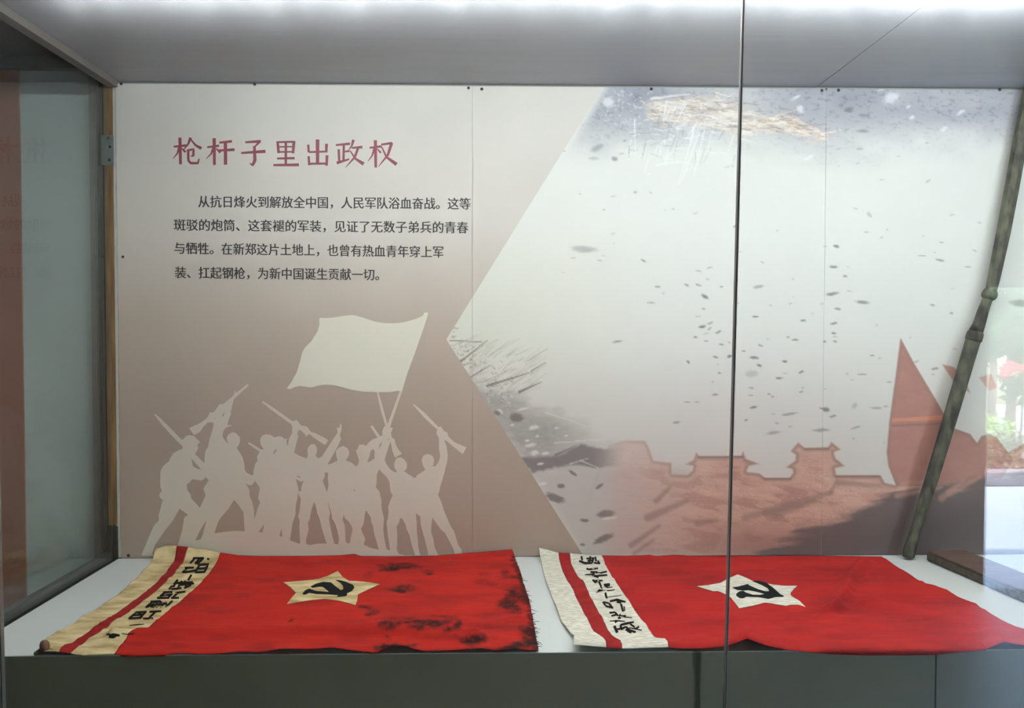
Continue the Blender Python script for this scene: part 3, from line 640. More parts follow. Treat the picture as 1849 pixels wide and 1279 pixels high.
# brown field with the arrow notch, cut at the panel joint
def m_brown():
    m, n, l, p = new_mat('warm_grey_print')
    p.inputs['Roughness'].default_value = 0.55; p.inputs['Specular IOR Level'].default_value = 0.4
    tc = n.new('ShaderNodeTexCoord'); sp = n.new('ShaderNodeSeparateXYZ'); l.new(tc.outputs['Object'], sp.inputs[0])
    mr = n.new('ShaderNodeMapRange'); mr.inputs[1].default_value = ZT; mr.inputs[2].default_value = Z0
    l.new(sp.outputs['Z'], mr.inputs[0])
    rp = n.new('ShaderNodeValToRGB'); l.new(mr.outputs[0], rp.inputs[0])
    e = rp.color_ramp.elements
    e[0].position = 0.0; e[0].color = (*lin((214, 209, 201)), 1)
    e[1].position = 1.0; e[1].color = (*lin((172, 152, 138)), 1)
    k = e.new(0.3); k.color = (*lin((208, 200, 190)), 1)
    k = e.new(0.5); k.color = (*lin((188, 173, 158)), 1)
    k = e.new(0.72); k.color = (*lin((176, 157, 143)), 1)
    nz = n.new('ShaderNodeTexNoise'); nz.inputs['Scale'].default_value = 5; nz.inputs['Detail'].default_value = 3
    l.new(tc.outputs['Object'], nz.inputs['Vector'])
    m2 = n.new('ShaderNodeMapRange'); m2.inputs[3].default_value = 0.93; m2.inputs[4].default_value = 1.07; l.new(nz.outputs['Fac'], m2.inputs[0])
    sc = n.new('ShaderNodeVectorMath'); sc.operation = 'SCALE'; l.new(rp.outputs[0], sc.inputs[0]); l.new(m2.outputs[0], sc.inputs['Scale'])
    l.new(sc.outputs[0], p.inputs['Base Color'])
    return m
M['brown'] = m_brown()
def world_poly(name, pts, Y, m, parent):
    bm = bmesh.new(); vs = [bm.verts.new((x, Y, z)) for x, z in pts]
    f = bm.faces.new(vs); f.normal_update()
    if f.normal.y > 0: f.normal_flip()
    bmesh.ops.triangulate(bm, faces=[f])
    return fix(from_bm(name, bm, m, parent))
def wz(px, py): q = on_y(px, py, D); return float(q[0]), float(q[2])
At, Am, Ab = wz(1089, 157), wz(806, 613), wz(1053, 1003)
zt_, zb_ = ZT - 0.006, Z0 + 0.001
def xat(a, b, z): return a[0] + (b[0] - a[0]) * (z - a[1]) / (b[1] - a[1])
def zat(a, b, x): return a[1] + (b[1] - a[1]) * (x - a[0]) / (b[0] - a[0])
YP = D - 0.0006
e1, e2 = X2 - .0004, X2 + .0004
world_poly('warm_grey_field', [(X1, zb_), (e1, zb_), (e1, zat(Am, Ab, e1)), Am, (e1, zat(Am, At, e1)), (e1, zt_), (X1, zt_)], YP, M['brown'], p1)
world_poly('warm_grey_field', [(e2, zat(Am, At, e2)), (xat(Am, At, zt_), zt_), (e2, zt_)], YP, M['brown'], p2)
world_poly('warm_grey_field', [(e2, zb_), (xat(Am, Ab, zb_), zb_), (e2, zat(Am, Ab, e2))], YP, M['brown'], p2)
# torn white edging along the left panel
pts = []
zz = np.linspace(ZT - .006, Z0 + .002, 70)
xo = float(on_y(206, 560, D)[0])
bm = bmesh.new(); prev = None
for z in zz:
    w = random.uniform(-.0015, .0018)
    a, b = bm.verts.new((xo + w * 1.2, D + .001, z)), bm.verts.new((X1 - .0012, D - .001 + w * .5, z))
    if prev: bm.faces.new((prev[0], a, b, prev[1]))
    prev = (a, b)
o = fix(from_bm('torn_edging', bm, M['strip'], p1)); md = o.modifiers.new('thick', 'SOLIDIFY'); md.thickness = 0.0015
# screws
def screw(px, py, parent, r=0.0052):
    c = on_y(px, py, D)
    bm = bmesh.new(); bmesh.ops.create_uvsphere(bm, u_segments=12, v_segments=8, radius=r)
    for v in bm.verts: v.co = Vector((v.co.x + c[0], v.co.y * .35 + D - .0008, v.co.z + c[2]))
    fix(from_bm('screw', bm, M['screw'], parent, True))
for px, py in [(219, 151.5), (460, 152.5), (846, 159), (222, 464)]: screw(px, py, p1, .0042)
screw(232, 1003.5, p1, .005)
for px, py in [(870, 161), (1176, 161), (1484, 163.5)]: screw(px, py, p2, .0046)
screw(1492, 161, p2, .003)
for px, py in [(1514, 163), (1805, 162)]: screw(px, py, p3, .0046)

# heading: brush-shaped strokes
def stroke_quads(bm, pts, widths, place, sub=3):
    """pts in photo measure, widths in the same; place(list of (px,py)) -> world points"""
    P = [Vector((*p, 0)) for p in pts]
    if not hasattr(widths, '__len__'): widths = [widths] * len(P)
    if len(widths) != len(P):
        t = np.linspace(0, 1, len(P)); widths = list(np.interp(t, np.linspace(0, 1, len(widths)), widths))
    Q, Wd = [], []
    for i in range(len(P) - 1):
        for k in range(sub):
            Q.append(P[i].lerp(P[i + 1], k / sub)); Wd.append(widths[i] + (widths[i + 1] - widths[i]) * k / sub)
    Q.append(P[-1]); Wd.append(widths[-1])
    L, R = [], []
    for i, p in enumerate(Q):
        d = (Q[min(i + 1, len(Q) - 1)] - Q[max(i - 1, 0)]).normalized()
        n = Vector((-d.y, d.x, 0)) * Wd[i] / 2
        L.append((p.x + n.x, p.y + n.y)); R.append((p.x - n.x, p.y - n.y))
    wl, wr = place(L), place(R)
    vl = [bm.verts.new(q) for q in wl]; vr = [bm.verts.new(q) for q in wr]
    for i in range(len(Q) - 1):
        try: bm.faces.new((vl[i], vl[i + 1], vr[i + 1], vr[i]))
        except ValueError: pass
cnt = [0]
def place_wall(pts):
    cnt[0] += 1
    a = wall_pts(pts, D)
    return [(q[0], D - 0.0011 - 0.00002 * (cnt[0] // 2 % 12), q[2]) for q in a]
T = [
 ('character', [([(60, 108), (160, 98)], [10, 13]), ([(108, 38), (113, 245)], [17, 15]), ([(106, 108), (88, 160), (54, 202)], [14, 3]), ([(122, 122), (152, 150)], [7, 13]), ([(192, 38), (172, 88), (130, 140)], [16, 4]), ([(195, 55), (230, 98), (275, 122)], [7, 17]), ([(163, 138), (214, 128), (212, 178), (192, 182)], [10, 13, 13, 5]), ([(172, 130), (174, 215), (192, 236), (248, 236), (257, 200)], [14, 13, 13, 13, 5])]),
 ('character', [([(320, 112), (412, 101)], [10, 13]), ([(374, 42), (376, 250)], [18, 15]), ([(370, 112), (350, 165), (310, 203)], [14, 3]), ([(390, 122), (422, 155)], [7, 13]), ([(414, 77), (512, 66)], [11, 14]), ([(405, 138), (532, 131)], [11, 15]), ([(461, 70), (462, 248)], [18, 18])]),
 ('character', [([(615, 74), (735, 66)], [11, 15]), ([(730, 66), (690, 108)], [15, 7]), ([(686, 102), (690, 215), (672, 252), (648, 236)], [14, 18, 14, 3]), ([(583, 157), (772, 144)], [11, 17])]),
 ('character', [([(866, 66), (874, 158)], [14, 14]), ([(868, 73), (994, 70)], [10, 11]), ([(993, 64), (986, 160)], [17, 13]), ([(875, 109), (985, 108)], 8), ([(875, 149), (985, 148)], 9), ([(930, 70), (930, 248)], 14), ([(862, 200), (998, 197)], [10, 13]), ([(833, 251), (1032, 249)], [12, 16])]),
 ('character', [([(1176, 52), (1176, 246)], [20, 17]), ([(1104, 92), (1108, 152)], 13), ([(1108, 150), (1248, 146)], 11), ([(1246, 85), (1244, 153)], [16, 13]), ([(1107, 182), (1112, 252)], 13), ([(1110, 241), (1248, 239)], 12), ([(1250, 175), (1246, 256)], [16, 13])]),
 ('character', [([(1318, 96), (1428, 85)], [10, 14]), ([(1380, 92), (1378, 218)], 13), ([(1380, 148), (1424, 141)], [8, 12]), ([(1340, 128), (1345, 228)], [13, 12]), ([(1325, 235), (1422, 205)], [16, 9]), ([(1455, 55), (1442, 100), (1418, 134)], [16, 4]), ([(1440, 118), (1524, 111)], [9, 15]), ([(1492, 115), (1465, 190), (1393, 270)], [14, 12, 3]), ([(1428, 138), (1468, 200), (1534, 243)], [6, 11, 20])]),
 ('character', [([(1580, 117), (1672, 106)], [10, 13]), ([(1625, 58), (1628, 270)], [17, 14]), ([(1618, 120), (1600, 178), (1567, 222)], [13, 3]), ([(1640, 126), (1668, 156)], [6, 12]), ([(1670, 92), (1755, 80)], [10, 14]), ([(1752, 78), (1722, 172), (1648, 264)], [17, 13, 3]), ([(1672, 106), (1712, 190), (1790, 246)], [6, 12, 20])]),
]
for nm, strokes in T:
    bm = bmesh.new()
    for pts, wdt in strokes:
        stroke_quads(bm, zc(pts, 300, 240, 4.3), np.array(wdt) / 2.95 if hasattr(wdt, '__len__') else wdt / 3.1, place_wall)
    for f in bm.faces:
        f.normal_update()
        if f.normal.y > 0: f.normal_flip()
    fix(from_bm('heading_character', bm, M['title'], p1))
# paragraph lines
def text_line(body, x0, y0, x1, y1, hpx):
    """body set between two baseline points measured on the photo"""
    cu = bpy.data.curves.new('text_line', 'FONT'); cu.body = body; cu.size = 1.0; cu.resolution_u = 3
    ob = bpy.data.objects.new('tmp', cu); C.objects.link(ob)
    dg = bpy.context.evaluated_depsgraph_get()
    me = bpy.data.meshes.new_from_object(ob.evaluated_get(dg))
    bpy.data.objects.remove(ob); bpy.data.curves.remove(cu)
    n = len(me.vertices); co = np.empty(n * 3); me.vertices.foreach_get('co', co); co = co.reshape(n, 3)
    a, b = on_y(x0, y0, D), on_y(x1, y1, D)
    wx = co[:, 0].max() - co[:, 0].min()
    ux = (b - a) / wx
    k = hpx * D / F / 0.93
    out = np.empty_like(co)
    base = a[None] + (co[:, 0:1] - co[:, 0].min()) * ux[None]
    out[:, 0] = base[:, 0]; out[:, 1] = D - 0.0013; out[:, 2] = base[:, 2] + co[:, 1] * k
    me.vertices.foreach_set('co', out.reshape(-1)); me.update(); me.materials.clear()
    bm = bmesh.new(); bm.from_mesh(me)
    ex = bmesh.ops.duplicate(bm, geom=bm.verts[:] + bm.edges[:] + bm.faces[:])['geom']
    for v in ex:
        if isinstance(v, bmesh.types.BMVert): v.co += Vector((0.0013, -0.00002, 0.0003))
    bm.to_mesh(me); bm.free()
    fix(link('text_line', me, M['text'], p1))
text_line('从抗日烽火到解放全中国，人民军队浴血奋战。这等', 358, 373, 849, 377, 21)
text_line('斑驳的炮筒、这套褪的军装，见证了无数子弟兵的青春', 314, 415, 845, 420, 21)
text_line('与牺牲。在新郑这片土地上，也曾有热血青年穿上军', 315, 457, 800, 464, 21)
text_line('装、扛起钢枪，为新中国诞生贡献一切。', 316, 501, 684, 505, 21)

# soldier silhouettes and their banner
a_ = lambda p: zc(p, 250, 680, 7.104)
b_ = lambda p: zc(p, 440, 700, 7.104)
c_ = lambda p: zc(p, 640, 700, 7.105)
d_ = lambda p: zc(p, 250, 840, 7.104)
e_ = lambda p: zc(p, 440, 840, 7.104)
f_ = lambda p: zc(p, 640, 840, 7.105)
outer = d_([(40, 1158), (60, 1110), (130, 940), (190, 800), (210, 765), (265, 710), (260, 640), (280, 580), (300, 490), (320, 450), (275, 415), (270, 370), (303, 330), (285, 290), (280, 200), (283, 120)]) \
 + a_([(285, 1210), (310, 1165), (330, 1140), (390, 1090), (420, 1030), (450, 985), (510, 950), (560, 935), (575, 905), (530, 860), (430, 760), (330, 650), (265, 570), (205, 490), (217, 478), (270, 525), (400, 650), (558, 815), (580, 800), (620, 762), (660, 753), (720, 765), (745, 800), (790, 835), (782, 850), (755, 880), (768, 910), (758, 945), (742, 970), (725, 998), (745, 1012), (852, 1118), (848, 1060), (860, 960), (895, 900), (920, 780), (950, 690), (970, 600), (950, 590), (890, 590), (830, 650), (800, 700), (750, 740), (710, 747), (652, 665), (700, 640), (790, 600), (880, 535), (900, 500), (918, 458), (960, 465), (1000, 420), (1040, 358), (1090, 355), (1190, 272), (1230, 232), (1236, 182), (1246, 182), (1250, 215), (1402, 95), (1413, 120), (1225, 290), (1205, 370), (1183, 465), (1195, 485), (1175, 510), (1140, 620), (1205, 628), (1130, 652), (1095, 690), (1078, 760), (1095, 800), (1145, 862), (1150, 850), (1130, 800), (1150, 750), (1200, 717), (1250, 723), (1300, 780), (1305, 820), (1290, 880), (1258, 915), (1290, 960), (1340, 1040), (1358, 1120), (1365, 1200), (1390, 1237), (1452, 1268), (1475, 1262), (1478, 1210), (1500, 1120), (1532, 1080), (1520, 1030), (1560, 965), (1500, 928), (1405, 862), (1417, 842), (1480, 880)]) \
 + b_([(230, 798), (258, 790), (218, 730), (212, 665), (240, 620), (290, 600), (340, 605), (380, 630), (405, 642), (440, 625), (490, 630), (530, 662), (562, 655), (548, 685), (555, 720), (567, 750), (575, 700), (590, 640), (622, 590), (625, 500), (610, 470), (380, 305), (235, 190), (246, 170), (400, 270), (620, 430), (650, 428), (683, 418), (740, 490), (810, 500), (835, 530), (865, 572), (910, 580), (1060, 655), (1082, 680), (1060, 722), (1035, 735), (900, 642), (850, 603), (830, 600), (805, 632), (785, 595), (735, 550), (712, 540), (698, 560), (690, 600), (700, 630), (680, 700), (648, 838), (720, 878), (805, 910), (826, 880), (818, 800), (835, 755), (870, 727), (912, 727), (940, 770), (940, 830), (920, 875), (960, 912), (1010, 880), (1080, 770), (1150, 660), (1208, 580), (1196, 520), (1210, 512), (1228, 520), (1242, 460), (1256, 480), (1257, 540), (1232, 615), (1250, 660), (1200, 770), (1130, 890), (1083, 975), (1085, 988), (1130, 975), (1208, 938), (1188, 870), (1185, 812), (1222, 770), (1280, 750), (1330, 778), (1356, 830), (1342, 890), (1313, 920), (1322, 945), (1380, 960), (1410, 985), (1443, 1015), (1470, 990), (1480, 930), (1460, 870), (1440, 812), (1470, 780), (1480, 735), (1540, 729)]) \
 + c_([(110, 730), (150, 750), (190, 700), (235, 665), (300, 645), (205, 500), (230, 485), (330, 625), (362, 615), (357, 560), (378, 510), (398, 490), (340, 300), (285, 50), (308, 50), (425, 475), (590, 20), (622, 20), (466, 480), (460, 512), (478, 518), (492, 515), (480, 562), (468, 580), (480, 640), (512, 660), (530, 730), (560, 790), (610, 850), (520, 900), (490, 820), (462, 690), (430, 790), (388, 925), (410, 980), (450, 1040), (490, 1072), (533, 1092), (546, 1082), (515, 1030), (510, 980), (530, 920), (560, 900), (597, 896), (640, 920), (675, 980), (672, 1040), (638, 1072), (690, 1112), (780, 1167), (800, 1130), (860, 1090), (912, 1057), (882, 1005), (862, 930), (880, 880), (910, 860), (945, 854), (1000, 875), (1024, 930), (1015, 980), (1003, 1014), (1040, 1007), (1080, 960), (1102, 880), (1085, 780), (1085, 650), (1053, 592), (1062, 540), (900, 390), (750, 222), (766, 212), (900, 325), (1078, 505), (1112, 503), (1150, 560), (1192, 578), (1202, 625), (1280, 700), (1437, 770), (1390, 855), (1260, 750), (1190, 692), (1150, 672), (1180, 745), (1197, 860), (1190, 950), (1160, 1065), (1130, 1180), (1100, 1270)]) \
 + f_([(1093, 320), (1085, 352), (1070, 380), (1110, 460), (1150, 590), (1220, 750), (1240, 800), (1275, 840), (1300, 920), (1330, 1020), (1377, 1090), (1372, 1195), (1380, 1150)]) + [(836, 1003.8), (258, 1003.8)]
outer = [p for i, p in enumerate(outer) if i == 0 or math.hypot(p[0] - outer[i - 1][0], p[1] - outer[i - 1][1]) > .15]
holes = [
 f_([(610, 680), (585, 680), (570, 740), (540, 790), (550, 880), (550, 1000), (545, 1090), (570, 1140), (640, 1155), (780, 1160), (740, 1040), (700, 880), (670, 830), (660, 770)]),
 f_([(1000, 675), (985, 800), (985, 860), (1010, 940), (1030, 1060), (1075, 1155), (1180, 1157), (1290, 1155), (1270, 1080), (1220, 980), (1160, 870), (1120, 840), (1060, 760)]),
 f_([(788, 615), (800, 740), (800, 850), (815, 960), (820, 1060), (847, 1157), (946, 1157), (940, 1100), (910, 980), (880, 870), (850, 760), (845, 660)]),
 f_([(318, 55), (285, 130), (285, 240), (272, 282), (320, 340), (345, 440), (350, 560), (380, 680), (370, 830), (385, 950), (415, 1080), (460, 1098), (430, 900), (420, 820), (413, 740), (430, 680), (440, 600), (433, 540), (455, 470), (492, 385), (465, 350), (450, 220), (420, 160), (370, 110)]),
 f_([(150, 580), (130, 640), (120, 750), (85, 820), (120, 910), (140, 950), (120, 1020), (200, 1062), (315, 1088), (280, 970), (250, 860), (240, 780), (215, 730), (210, 670)]),
 e_([(1285, 630), (1270, 700), (1300, 790), (1305, 900), (1310, 980), (1330, 1005), (1365, 1000), (1380, 900), (1400, 830), (1380, 770), (1340, 715), (1300, 685)]),
 e_([(1080, 455), (1085, 510), (1113, 620), (1095, 680), (1110, 780), (1140, 920), (1165, 1010), (1210, 1018), (1225, 960), (1200, 830), (1170, 740), (1135, 690), (1125, 610), (1095, 520)]),
 e_([(905, 470), (870, 570), (850, 690), (825, 740), (835, 830), (800, 960), (805, 1015), (850, 1028), (930, 1010), (1065, 1005), (1030, 900), (1000, 800), (985, 720), (945, 620), (925, 520)]),
 e_([(695, 348), (690, 430), (670, 510), (665, 640), (630, 730), (595, 965), (660, 990), (725, 1012), (720, 900), (715, 800), (720, 710), (700, 670), (725, 540), (735, 430), (710, 390)]),
 e_([(665, 175), (680, 220), (700, 290), (705, 338), (735, 338), (745, 270), (770, 200), (735, 212), (700, 197)]),
 e_([(683, 130), (700, 160), (722, 165), (740, 155), (712, 145)]),
 e_([(1040, 95), (1040, 150), (1015, 200), (1035, 260), (1070, 350), (1090, 260), (1080, 170), (1085, 100)]),
 e_([(265, 755), (190, 860), (245, 865)]), e_([(485, 810), (460, 905), (480, 920), (497, 916)]), e_([(1418, 312), (1408, 328), (1420, 340), (1430, 325)]),
 e_([(145, 200), (110, 255), (70, 258), (25, 235), (75, 320), (75, 390), (110, 470), (135, 590), (135, 690), (165, 620), (180, 550), (215, 480), (185, 430), (210, 290)]),
 d_([(1230, 445), (1150, 570), (1060, 670), (1020, 740), (975, 875), (1130, 855), (1260, 845), (1365, 850), (1350, 610), (1290, 520)]),
 d_([(875, 705), (800, 820), (730, 970), (800, 955), (825, 900), (845, 820)]),
 d_([(860, 150), (845, 178), (805, 200), (690, 180), (660, 220), (620, 250), (630, 320), (670, 380), (680, 430), (790, 548), (830, 460), (862, 390), (835, 300), (870, 250), (905, 195)]),
 d_([(530, 560), (500, 610), (440, 720), (340, 840), (210, 1030), (175, 1150), (485, 1150), (510, 1010), (560, 850), (590, 670), (640, 640)]),
 a_([(680, 1050), (700, 1150), (720, 1165), (770, 1190), (808, 1190), (760, 1140)]),
 c_([(240, 785), (205, 820), (195, 880), (165, 950), (182, 960), (260, 910), (255, 860), (265, 830)]),
 c_([(347, 693), (320, 740), (316, 787), (345, 740)]), c_([(432, 660), (428, 670), (440, 676), (450, 668), (444, 658)]),
 a_([(1108, 445), (1072, 505), (1082, 517), (1097, 500)]), a_([(985, 530), (978, 540), (986, 550), (993, 540)]),
 b_([(410, 788), (393, 815), (375, 850), (395, 850), (427, 805)]),
]
M['figures'] = mat('pale_figure_print', (214, 203, 189), 0.55, var=0.02, scale=6)
M['banner'] = mat('pale_banner_print', (228, 223, 205), 0.55, var=0.015, scale=6)
flat_print('soldier_silhouettes', [outer] + holes, D - 0.0010, M['figures'], p1)
banner = zc([(490, 155), (560, 157), (640, 152), (740, 135), (850, 123), (900, 125), (1000, 155), (1120, 195), (1190, 208), (1250, 215), (1330, 217), (1400, 213), (1470, 203), (1520, 190), (1620, 160), (1680, 130), (1700, 95), (1722, 92), (1742, 98), (1735, 130), (1700, 240), (1600, 530), (1500, 800), (1440, 1000), (1390, 995), (1300, 1010), (1150, 1010), (980, 1005), (860, 985), (740, 950), (640, 928), (560, 925), (480, 937), (400, 957), (330, 950), (270, 938), (210, 950), (150, 975), (115, 965), (170, 890), (230, 780), (270, 650), (290, 560), (320, 500), (400, 420), (470, 310), (490, 240)], 500, 550, 6.376)
flat_print('banner_silhouette', [banner], D - 0.0014, M['banner'], p1)

# ------------------------------------------------------------------ flags
ZC = Z0 + 0.0035         # resting height of the cloth
def resample(P, n):
    P = np.asarray(P, float); s = np.concatenate([[0], np.cumsum(np.linalg.norm(np.diff(P, axis=0), axis=1))])
    t = np.linspace(0, s[-1], n)
    return np.stack([np.interp(t, s, P[:, k]) for k in range(P.shape[1])], -1)
def lay(px):          # side lines: on the plinth, or up the wall where they climb it
    a = np.array(px, float); q = on_z(a[:, 0], a[:, 1], ZC)
    w = on_y(a[:, 0], a[:, 1], D - 0.012)
    up = q[:, 1] > D - 0.012
    q[up] = w[up]; return q
def edge_front(px, y):
    a = np.array(px, float); return on_y(a[:, 0], a[:, 1], y)
def by_x(curve, x0, x1, n):     # piece of a front/back edge between two ends
    return resample(curve, n)
def cut(curve_px, xa, xb):
    c = np.array(curve_px, float)
    ya, yb_ = np.interp([xa, xb], c[:, 0], c[:, 1])
    mid = c[(c[:, 0] > xa + .5) & (c[:, 0] < xb - .5)]
    return np.vstack([[(xa, ya)], mid, [(xb, yb_)]])
def cloth(left, right, top_px, bot_px, yfront, nr, nc, height):
    L, R = resample(lay(left), nr), resample(lay(right), nr)
    top = np.array(top_px, float)
    Tq = on_z(top[:, 0], top[:, 1], ZC); Tw = on_y(top[:, 0], top[:, 1], D - 0.012)
    m = Tq[:, 1] > D - 0.012; Tq[m] = Tw[m]
    Tc = resample(Tq, nc); Bc = resample(edge_front(bot_px, yfront), nc)
    L[0], R[0] = Tc[0], Tc[-1]; L[-1], R[-1] = Bc[0], Bc[-1]
    s = np.linspace(0, 1, nc)[None, :, None]; t = np.linspace(0, 1, nr)[:, None, None]
    P = (1 - s) * L[:, None] + s * R[:, None] + (1 - t) * Tc[None] + t * Bc[None] \
        - ((1 - s) * (1 - t) * Tc[0] + s * (1 - t) * Tc[-1] + (1 - s) * t * Bc[0] + s * t * Bc[-1])
    tl, bl = Tc[:, 2] - ZC, Bc[:, 2] - ZC
    tt = np.linspace(0, 1, nr)[:, None]
    lift = tl[None] * np.exp(-(tt / 0.045) ** 2) + bl[None] * np.exp(-((1 - tt) / 0.05) ** 2)
    P[..., 2] = ZC + lift
    px, py = project(P)
    h = height(px, py) * np.clip(tt / .05, 0, 1) * np.clip((1 - tt) / .04, 0, 1)
    P[..., 2] += h
    safe = (P[..., 1] > YF - 0.0015)
    P[..., 2] = np.where(safe, np.maximum(P[..., 2], Z0 + 0.0022), P[..., 2])
    P[..., 1] = np.minimum(P[..., 1], D - 0.006)
    low = P[-1, :, 2] < Z0 + 0.0015          # where the cloth hangs over the front edge it bends round it
    for k, (yy, zz) in enumerate([(YF - 0.0038, Z0 - 0.0004), (YF - 0.0028, Z0 + 0.0016), (YF + 0.0006, Z0 + 0.0030), (YF + 0.0045, Z0 + 0.0036)]):
        P[-2 - k, low, 1] = yy; P[-2 - k, low, 2] = zz
    return P
def project(P):
    d = P - O; k = d @ fw
    return W / 2 + F * (d @ RT) / k, H / 2 - F * (d @ UP) / k
def ridge(X, Y, pts, w, amp):
    dmin = np.full(X.shape, 1e9)
    for (x0, y0), (x1, y1) in zip(pts, pts[1:]):
        ex, ey = x1 - x0, y1 - y0
        t = np.clip(((X - x0) * ex + (Y - y0) * ey) / (ex * ex + ey * ey), 0, 1)
        dmin = np.minimum(dmin, np.hypot(X - x0 - t * ex, (Y - y0 - t * ey) * 1.8))
    return amp * np.exp(-(dmin / w) ** 2)

flag_trees = {}
def add_cloth(parent, name, P, m, cols=None, thick=0.0012):
    me, q = grid_mesh(name, P, cols)
    o = fix(link(name, me, m, parent, True))
    md = o.modifiers.new('thick', 'SOLIDIFY'); md.thickness = thick; md.offset = 1.0
    return P, q
class Surf:
    def __init__(s): s.v, s.f, s.n = [], [], 0
    def add(s, P, q):
        s.v += [tuple(p) for p in P.reshape(-1, 3)]; s.f += [tuple(int(i) + s.n for i in a) for a in q]; s.n += P.shape[0] * P.shape[1]
    def done(s): s.t = BVHTree.FromPolygons(s.v, s.f)
    def hit(s, pts, off):
        out = []
        for x, y in pts:
            v = Vector(rays(np.float64(x), np.float64(y)))
            p, n, i, d = s.t.ray_cast(Vector(O), v.normalized())
            if p is None: p = Vector(on_z(np.float64(x), np.float64(y), ZC))
            out.append((p.x, p.y, p.z + off))
        return out
def patch(name, poly, surf, off, m, parent, sub=2, thick=0.0009):
    tri = tessellate_polygon([[Vector((x, y, 0)) for x, y in poly]])
    bm = bmesh.new(); vs = [bm.verts.new((x, y, 0)) for x, y in poly]
    for a in tri:
        try: bm.faces.new([vs[i] for i in a])
        except ValueError: pass
    for _ in range(sub):
        long = [e for e in bm.edges if e.calc_length() > 7]
        if not long: break
        bmesh.ops.subdivide_edges(bm, edges=long, cuts=1)
        bmesh.ops.triangulate(bm, faces=[f for f in bm.faces if len(f.verts) > 3])
    bmesh.ops.recalc_face_normals(bm, faces=bm.faces[:])
    vv = list(bm.verts); w = surf.hit([(v.co.x, v.co.y) for v in vv], off)
    for v, q in zip(vv, w): v.co = q
    for f in bm.faces:
        f.normal_update()
        if f.normal.z < 0: f.normal_flip()
    o = fix(from_bm(name, bm, m, parent))
    md = o.modifiers.new('thick', 'SOLIDIFY'); md.thickness = thick; md.offset = 1.0
    return o
def written(name, strokes, surf, off, parent, width):
    bm = bmesh.new()
    for s in strokes:
        w = width
        if isinstance(s, tuple): s, w = s[0], s[1] * 1.3
        stroke_quads(bm, s, [w * .8, w * 1.1, w * .75], lambda p: surf.hit(p, off), 3)
    for f in bm.faces:
        f.normal_update()
        if f.normal.z < 0: f.normal_flip()
    return fix(from_bm(name, bm, M['ink'], parent))

def red_paint(P, stains, base=(196, 34, 32)):
    px, py = project(P)
    col = np.broadcast_to(np.array(base, float), px.shape + (3,)).copy()
    n = fbm(px / 60, py / 9, 3); col = blend(col, sm(n, .45, .75) * .35, (184, 44, 34))
    col = blend(col, sm(fbm(px / 80, py / 12, 8), .5, .75) * .4, (118, 28, 28))
    for i, (x, y, rx, ry, an, al, c) in enumerate(stains):
        tmp = np.zeros(px.shape + (1,)); ell_on(tmp, px, py, x, y, rx * 1.1, ry * 1.15, an, (1.0,), al, .55, .6, i)
        a = tmp[..., 0] * (.45 + .55 * sm(fbm(px / 7, py / 2.6, 77), .34, .56))
        col = blend(col, a, c)
    return col

# ---- first flag
z1 = lambda p: zc(p, 60, 980, 5.136)
L0 = z1([(1140, 60), (1090, 190), (1000, 300), (860, 420), (740, 520), (660, 570), (500, 670), (370, 760), (250, 830), (120, 905), (78, 985)])
L1 = z1([(1335, 35), (1320, 150), (1220, 300), (1080, 430), (960, 520), (780, 650), (600, 770), (480, 850), (240, 1012)])
L2 = z1([(1440, 45), (1400, 170), (1300, 300), (1150, 440), (1000, 560), (870, 660), (700, 780), (540, 875), (345, 1035)])
L3 = z1([(1735, 95), (1690, 200), (1600, 330), (1450, 470), (1350, 560), (1230, 650), (1100, 760), (960, 870), (880, 893), (820, 960), (750, 1035)])
L4 = [(924.5, 993), (930, 1010), (940, 1035), (947, 1060), (957, 1090), (961, 1115), (966, 1140), (972, 1175)]
top1 = [(282, 991), (300, 986), (320, 986.5), (340, 988.5), (370, 993), (398, 998.5), (430, 1003.5), (470, 1005), (560, 1004.5), (615, 1003.5), (640, 1001), (650, 1004.5), (700, 1006), (745, 1005), (790, 1004), (860, 998.5), (924.5, 993)]
bot1 = [(75, 1177), (100, 1177), (127, 1181), (150, 1184), (206, 1182.5), (250, 1186), (290, 1184), (330, 1180), (355, 1182), (390, 1182), (430, 1177), (470, 1179), (510, 1172), (560, 1173), (600, 1170), (651, 1177), (680, 1180), (704, 1168), (725, 1166), (746, 1172), (769, 1177), (820, 1175), (869, 1171), (899, 1176), (930, 1173), (972, 1176)]
def h1(X, Y):
    base = (fbm(X / 80, Y / 9, 11) - .5) * .013 + (fbm(X / 30, Y / 6, 14) - .5) * .003
    near = np.clip(np.hypot((X - 600) / 110, (Y - 1060) / 48), .25, 1)
    h = base * near
    h = h + ridge(X, Y, [(205, 1150), (420, 1146), (640, 1143), (860, 1150)], 11, .018) - ridge(X, Y, [(420, 1162), (640, 1157), (860, 1163)], 10, .009)
    h = h + ridge(X, Y, [(640, 1008), (760, 1012)], 10, .004) + ridge(X, Y, [(870, 1130), (960, 1118)], 9, .006)
    cream = X < np.interp(Y, [990, 1180], [400, 215])
    h = h + np.where(cream, (fbm(X / 26, Y / 8, 17) - .5) * .009, 0)
    return np.maximum(h, -.002)
f1 = thing('cloth_flag', 'red cloth flag with scorch stains and a frayed edge, cream header band', 'flag', (-0.35, 2.05, Z0), 'old red flags')
surf1 = Surf()
